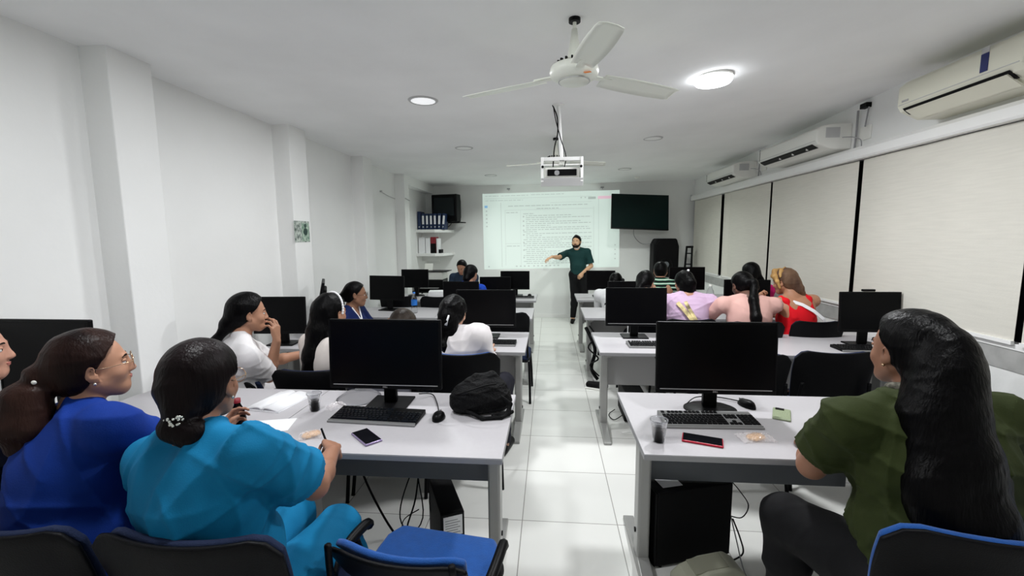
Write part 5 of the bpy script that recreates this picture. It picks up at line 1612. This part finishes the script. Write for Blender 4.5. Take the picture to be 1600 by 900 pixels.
# third row, left
NV = person('woman in navy scrubs with white V neckline and glasses, turned sideways in the third row', (-1.910, 4.11, 1.095), -95, (-66, -4, 0), s=1.05, girth=1.05, shoulder=.175, skin=(.25, .125, .075), res=.007, sleeve=.7, seed=31,
    top=cloth('navy_scrub', (.003, .012, .075)), pants=cloth('navy_trouser', (.004, .015, .09)), neckline='v', glasses='black', hip=(-2.04, 4.14),
    armR=dict(wrist=(-1.66, 3.95, .74)), armL=dict(wrist=(-1.66, 4.45, .80)),
    hair=dict(mat=HAIR_BLACK, th=.008, strands=[([(.0, -.08, .0), (.0, -.115, -.02)], [.06, .045])]))
b = Blob()
for q in (-1, 1):
    b.cone(NV['nb'] + NV['R2'] * q * .058 + NV['F2'] * .045 + NV['U'] * .005, NV['nb'] - NV['U'] * .13 + NV['F2'] * .135, .007, .007, .004)
P, Q = b.mesh(.004)
link_mesh('neck_trim', P, Q, 'paper', NV['o'], NV['org'], label='white V-shaped neck trim')
# fourth row, left and behind
person('person in blue with short dark hair seen from behind, fourth row left', (-1.0, 5.45, 1.18), -20, (-25, -20, 0), s=.97, girth=1.0, shoulder=.19, skin=SK, res=.009, sleeve=.6, seed=41,
    top=cloth('bright_blue_cotton', (.006, .05, .40)), pants=cloth('dark_trouser_g', (.01, .01, .02)), hair=dict(mat=HAIR_BLACK, th=.012, coarse=True, strands=[([(0, -.06, .02), (0, -.10, -.05)], [.06, .05])]))
person('person in dark blue shirt facing the room, head bowed, by the corner printer', (-1.45, 7.10, 1.155), 165, (170, -28, 0), s=1.0, girth=1.1, shoulder=.20, skin=SK, res=.009, sleeve=.7, seed=42, bust=0,
    top=cloth('slate_blue_cotton', (.015, .03, .06)), pants=cloth('dark_trouser_h', (.01, .01, .02)), hair=dict(mat=HAIR_BLACK, th=.008, coarse=True))
CHAIRS.append(make_chair((-1.45, 7.36, 0), 'black chair under the bowed person by the printer', PI, False, 'chair_navy', .85))
# presenter
PR = person('bearded presenter in dark polo pointing at the projected page with outstretched arm', (.505, 8.33, 1.545), 172, (160, 2, 0), seated=False, s=1.0, girth=1.02, shoulder=.195, skin=(.62, .36, .22), res=.006, bust=0, sleeve=.82, seed=51,
    hip=(.555, 8.36), top=cloth('dark_teal_polo', (.006, .035, .035)), pants=cloth('black_trouser_p', (.004, .004, .005)), shoes=(.006, .006, .006), group='standing people',
    armR=dict(wrist=(.02, 7.93, 1.28), pole=V(0, .3, -1), hd=V(-.65, -.4, -.35), hn=V(-.2, 0, -1), curl=.35), armL=dict(wrist=(.62, 8.18, .98), pole=V(.8, .5, -.3), hd=V(-.5, -.2, -.6), hn=V(-.3, .6, -.3), curl=.5),
    hair=dict(mat=HAIR_BLACK, th=.010, cut=((0, .058, .072), (0, .8, -.55)), strands=[([(-.02, .045, .100), (.02, -.03, .11)], [.022, .03])]), beard=mat('black_beard', (.012, .008, .006), .8),
    legs={-1: ((.66, 8.34, .50), (.64, 8.37, .09)), 1: ((.48, 8.32, .50), (.45, 8.34, .09))}, sleeve_flare=.02)
g = MB(); c = PR['nb'] - PR['org'] + PR['F2'] * .055 - PR['U'] * .012; g.tube([tuple(c + PR['R2'] * -.045 + PR['F2'] * -.02 + PR['U'] * .02), tuple(c + PR['F2'] * .012), tuple(c + PR['R2'] * .045 + PR['F2'] * -.02 + PR['U'] * .02)], .009); g.build('undershirt_collar', 'paper', PR['o'], smooth='all')

# right side
person('person with white sleeve and short dark hair bent over, fourth row right', (.87, 5.80, 1.05), -5, (-25, -25, 0), s=.98, girth=1.1, shoulder=.195, skin=SK, res=.009, sleeve=1.3, seed=61, bust=0,
    top=cloth('white_shirt_r', (.72, .72, .74)), pants=cloth('dark_trouser_i', (.01, .01, .015)), hair=dict(mat=HAIR_BLACK, th=.008, coarse=True, extras=[('hair_bobble', 'ball', (.10, -.03, .03), .028, 'black')]))
person('person in white collar with black bun and hair tie, third row right near the aisle', (.99, 4.58, 1.165), -10, (-35, -22, 0), nbo=(.02, .03), s=.98, girth=1.0, shoulder=.18, skin=SK, res=.008, sleeve=.7, seed=62,
    top=cloth('white_blouse_r', (.74, .74, .76)), pants=cloth('dark_trouser_j', (.01, .01, .015)), hair=dict(mat=HAIR_BLACK, th=.016, strands=[([(0, -.09, .0), (-.01, -.13, -.04)], [.05, .038])], extras=[('hair_tie', 'beads', (-.02, -.13, -.02), .02, 'silver_bead')]))
CHAIRS.append(make_chair((.98, 4.44, 0), 'black chair under the person with the white collar and bun', 0, False, 'chair_navy', .85, None, .43))
GB = person('boy in green and black striped shirt before the loudspeaker', (1.45, 5.83, 1.19), -8, (-14, -12, 0), s=.98, girth=1.02, shoulder=.19, skin=SK, res=.009, sleeve=.7, seed=63, bust=0,
    top=None, pants=cloth('dark_trouser_k', (.01, .01, .015)), hair=dict(mat=HAIR_BLACK, th=.012, coarse=True, cut=((0, .05, .06), (0, .8, -.4))))
LL_ = person('woman in lilac top with striped yellow ribbon across her back, third row right', (1.305, 4.32, 1.185), -3, (2, -24, 0), nbo=(.03, .02), hip=(1.30, 4.09), s=1.0, girth=1.22, shoulder=.205, skin=SK, res=.007, sleeve=.75, seed=64,
    top=cloth('lilac_cotton', (.52, .37, .52), noise=.04), pants=cloth('dark_trouser_l', (.01, .01, .015)), wr=.010, armR=dict(wrist=(1.50, 4.66, .80), pole=V(.9, 0, -.6)),
    hair=dict(mat=HAIR_BLACK, th=.013, strands=[([(.0, -.06, .07), (.01, -.10, .02), (.0, -.11, -.06)], [.05, .058, .05]), ([(.03, -.09, .0), (.05, -.10, -.10)], [.04, .03]), ([(-.03, -.09, .0), (-.05, -.10, -.09)], [.04, .03])],
    extras=[('hair_clip', 'ball', (.01, -.06, .135), .012, 'paper')], amp=.006, sc=.3))
PK = person('woman in pale pink polo with thick straight black ponytail down her back', (1.792, 4.20, 1.182), 0, (12, -22, 0), nbo=(.03, .02), hip=(1.80, 3.98), s=1.02, girth=1.28, shoulder=.225, skin=(.14, .07, .05), res=.007, sleeve=.62, seed=65,
    top=cloth('pale_pink_pique', (.64, .38, .34), noise=.03), pants=cloth('dark_trouser_m', (.01, .01, .015)), wr=.006, armL=dict(wrist=(1.55, 4.50, .80), pole=V(-1, -.2, -.6)), armR=dict(wrist=(1.98, 4.58, .80), pole=V(.8, -.1, -.6)),
    hair=dict(mat=HAIR_BLACK, th=.013, k=.02, strands=[([(.0, -.09, .03), (.01, -.135, .04), (.02, -.155, .0)], [.055, .035, .03]), ([(.0, -.16, -.0), (-.04, -.22, -.10), (-.06, -.29, -.24), (-.065, -.32, -.42)], [.030, .038, .044, .036])]))
MG = person('woman in magenta top with long black hair, fourth row by the right wall', (2.40, 5.42, 1.195), 0, (10, -8, 0), s=1.0, girth=1.05, shoulder=.19, skin=(.16, .08, .05), res=.009, sleeve=.6, seed=66,
    top=cloth('magenta_cotton', (.62, .012, .16)), pants=cloth('dark_trouser_n', (.01, .01, .015)), hair=dict(mat=HAIR_BLACK, th=.018, coarse=True, strands=[([(-.02, -.06, .0), (-.04, -.09, -.10), (-.05, -.11, -.2)], [.06, .045, .02]), ([(.04, -.05, .0), (.075, -.07, -.08), (.10, -.08, -.18)], [.05, .045, .022])]))
RD = person('woman in red sleeveless top with blond-streaked hair tied low, hand on her chin', (2.225, 4.31, 1.205), 6, (42, -12, 0), nbo=(.02, .0), s=1.0, girth=1.05, shoulder=.185, skin=(.45, .22, .13), res=.007, sleeve=0, seed=67,
    hip=(2.33, 4.08), top=cloth('red_jersey', (.72, .006, .015), noise=.05), pants=mat('patterned_skirt', (.02, .02, .06), .8, noise=1, nscale=40, col2=(.3, .3, .4)), wr=.004, topr=.95,
    armL=dict(wrist=(2.09, 4.46, .985), pole=V(-.6, -.2, -1), hd=V(-.1, -.02, 1), hn=V(.7, -.6, .1), curl=.9), armR=dict(wrist=(2.30, 4.72, .80)),
    hair=dict(mat=HAIR_BLOND, th=.018, strands=[([(.0, -.08, .0), (.01, -.12, -.06), (.02, -.14, -.09)], [.06, .045, .02]), ([(.02, -.15, -.10), (.06, -.16, -.17), (.10, -.15, -.25)], [.02, .026, .010])], amp=.004, sc=.4))
b = Blob()
Hh = lambda x, y, z: RD['hc'] + RD['HR'] @ V(x, y, z)
b.chain([Hh(.01, .02, .128), Hh(-.045, .050, .112), Hh(-.088, .040, .060), Hh(-.101, .020, .010), Hh(-.098, .010, -.05)], [.012, .022, .020, .014, .007], .015)
b.chain([Hh(.02, .04, .122), Hh(-.01, .072, .100), Hh(-.055, .070, .070), Hh(-.084, .050, .030)], [.010, .016, .016, .008], .015)
b.chain([Hh(.01, -.02, .132), Hh(-.06, -.01, .112), Hh(-.100, -.01, .055)], [.010, .015, .008], .015)
P, Q = b.mesh(.006, wrinkle(.004, 3, .4))
link_mesh('fringe', P, Q, hair_mat('blond_fringe', (.50, .30, .11), (.25, .13, .05), .45), RD['o'], RD['org'], label='blond fringe framing the face')
# striped ribbon of the lilac woman, scarf of the woman in red, stripes of the boy
def strap(info, pts, w, m, name, parent=None):
    g = MB()
    P3 = [Vector(tuple(info['hp'] + info['R2'] * a + info['F2'] * b_ + info['U'] * c_ - info['org'])) for (a, b_, c_) in pts]
    vv, ff = [], []
    for i, p in enumerate(P3):
        d = (P3[min(i + 1, len(P3) - 1)] - P3[max(i - 1, 0)]).normalized()
        n_ = Vector(tuple(-info['F2']))
        sd = d.cross(n_).normalized() * w / 2
        vv += [tuple(p - sd), tuple(p + sd)]
    for i in range(len(P3) - 1): ff.append((2 * i, 2 * i + 1, 2 * i + 3, 2 * i + 2))
    g._add(vv, ff)
    o = g.build(name, m, info['o']); s_ = o.modifiers.new('s', 'SOLIDIFY'); s_.thickness = .006
    return o
rib = mat('striped_ribbon', (.75, .62, .30), .7, noise=1, nscale=16, stretch=(1, 1, 1), col2=(.10, .07, .03))
strap(LL_, [(-.12, -.115, .45), (-.07, -.150, .38), (.0, -.162, .28), (.07, -.165, .18), (.12, -.165, .09)], .035, rib, 'ribbon')
strap(LL_, [(-.05, -.115, .46), (-.02, -.150, .38), (.03, -.168, .28), (.09, -.168, .18), (.14, -.16, .09)], .030, rib, 'ribbon')
strap(RD, [(-.06, -.085, .49), (.0, -.115, .45), (.07, -.145, .38), (.13, -.155, .30), (.17, -.13, .20)], .03, 'paper', 'scarf')
# the boy's striped shirt
b = Blob(); i_ = GB
st = mat('striped_jersey', (.012, .012, .012), .8)
nt = st.node_tree; tc = nt.nodes.new('ShaderNodeTexCoord'); wv = nt.nodes.new('ShaderNodeTexWave'); wv.bands_direction = 'Z'; wv.inputs['Scale'].default_value = 6.5; wv.inputs['Distortion'].default_value = 1.5
cr_ = nt.nodes.new('ShaderNodeValToRGB'); cr_.color_ramp.interpolation = 'CONSTANT'; cr_.color_ramp.elements[0].color = (.01, .012, .012, 1); cr_.color_ramp.elements[1].color = (.05, .30, .15, 1); cr_.color_ramp.elements[1].position = .55
e_ = cr_.color_ramp.elements.new(.85); e_.color = (.6, .65, .6, 1)
nt.links.new(tc.outputs['Object'], wv.inputs[0]); nt.links.new(wv.outputs[0], cr_.inputs[0]); nt.links.new(cr_.outputs[0], nt.nodes['Principled BSDF'].inputs['Base Color'])
gs = 1.02; t = .014
b.ell(i_['hp'], (.18, .15, .13), i_['TR'], .05).ell(i_['hp'] + i_['U'] * .15, (.15, .13, .16), i_['TR'], .05).ell(i_['hp'] + i_['U'] * .31, (.163, .125, .18), i_['TR'], .05)
for q in (-1, 1):
    b.cone(i_['nb'] - i_['U'] * .10, i_['sh'][q] - i_['U'] * .015, .088, .066, .04).cone(i_['nb'] - i_['U'] * .02, i_['sh'][q], .052, .058, .035)
    S, el, wt, ua = i_['arms'][q]; b.cone(S, S + (el - S) * .85, .062, .07, .04, cut=[(S + (el - S) * .7, el - S)])
P, Q = b.mesh(.009, wrinkle(.004, 77)); link_mesh('top', P, Q, st, i_['o'], i_['org'])

# what the turquoise woman holds
t = thing('pen', 'dark pen in the hand of the woman in turquoise', 'pen', (-.915, 1.64, .815))
g = MB(); g.cyl((-.035, .02, .045), (.02, -.02, -.035), .0042, n=10); g.build('barrel', 'black', t, smooth=True)
g = MB(); g.cyl((.02, -.02, -.035), (.024, -.023, -.040), .003, .001, n=10); g.build('tip', 'silver', t)
t = thing('cola_bottle', 'small dark bottle held by the left hand of the woman in turquoise', 'bottle', (-1.375, 1.735, DH))
g = MB(); g.lathe([(0, 0), (.027, 0), (.031, .01), (.029, .06), (.032, .10), (.026, .135), (.013, .165), (.013, .18), (0, .18)], n=24); g.build('body', 'cola', t, smooth='all')
g = MB(); g.lathe([(.0145, .172), (.0145, .19), (0, .19)], n=18); g.build('cap', 'red_dark', t, smooth='all')

# black rucksack on the front left desk
b = Blob()
b.ell((0, 0, .075), (.145, .10, .085), rotz(.1), .04).ell((.03, .02, .12), (.09, .07, .06), None, .04).ell((-.08, -.03, .05), (.07, .06, .05), None, .03).ell((.10, .0, .06), (.06, .06, .05), None, .03)
b.chain([(-.10, -.02, .12), (-.02, .0, .175), (.06, .02, .185), (.12, .02, .13)], [.012, .015, .015, .01], .02)
P, Q = b.mesh(.005, wrinkle(.008, 5, .6), cuts=[(V(0, 0, .001), V(0, 0, -1))])
bag = link_mesh('rucksack', P, Q, 'bag', None); bag.location = (-.355, 2.14, DH); tag(bag, 'slumped black rucksack on the front left desk near the aisle', 'bag')
b = Blob(); b.chain([(.10, -.05, .10), (.16, -.06, .06), (.15, -.08, .02), (.08, -.10, .014)], [.012, .012, .012, .012], .01, flat=((0, 1, 0), .5)); b.chain([(-.05, -.09, .03), (.03, -.13, .010), (.12, -.11, .010), (.17, -.06, .02)], [.010] * 4, .01)
P, Q = b.mesh(.004, cuts=[(V(0, 0, .001), V(0, 0, -1))]); link_mesh('strap', P, Q, 'bag', bag)
g = MB(); g.tube([(-.12, -.06, .10), (-.06, -.10, .13), (.03, -.09, .16), (.09, -.05, .16)], .004); g.build('zip', 'black', bag, smooth='all')
# a shoe on the floor at the third right desk
b = Blob(); b.cone((0, -.07, .045), (0, .09, .04), .042, .038, .03).cone((0, -.07, .05), (0, -.07, .09), .04, .036, .03)
P, Q = b.mesh(.005, cuts=[(V(0, 0, .002), V(0, 0, -1))]); sh_ = link_mesh('sneaker', P, Q, 'black_matte', None); sh_.location = (.52, 4.62, 0); sh_.rotation_euler = (0, 0, 1.2); tag(sh_, 'black sneaker with white sole by the third right desk', 'shoe')
g = MB(); g.box(-.045, .045, -.115, .13, 0, .02); g.build('sole', 'white_plastic', sh_, bevel=.008)
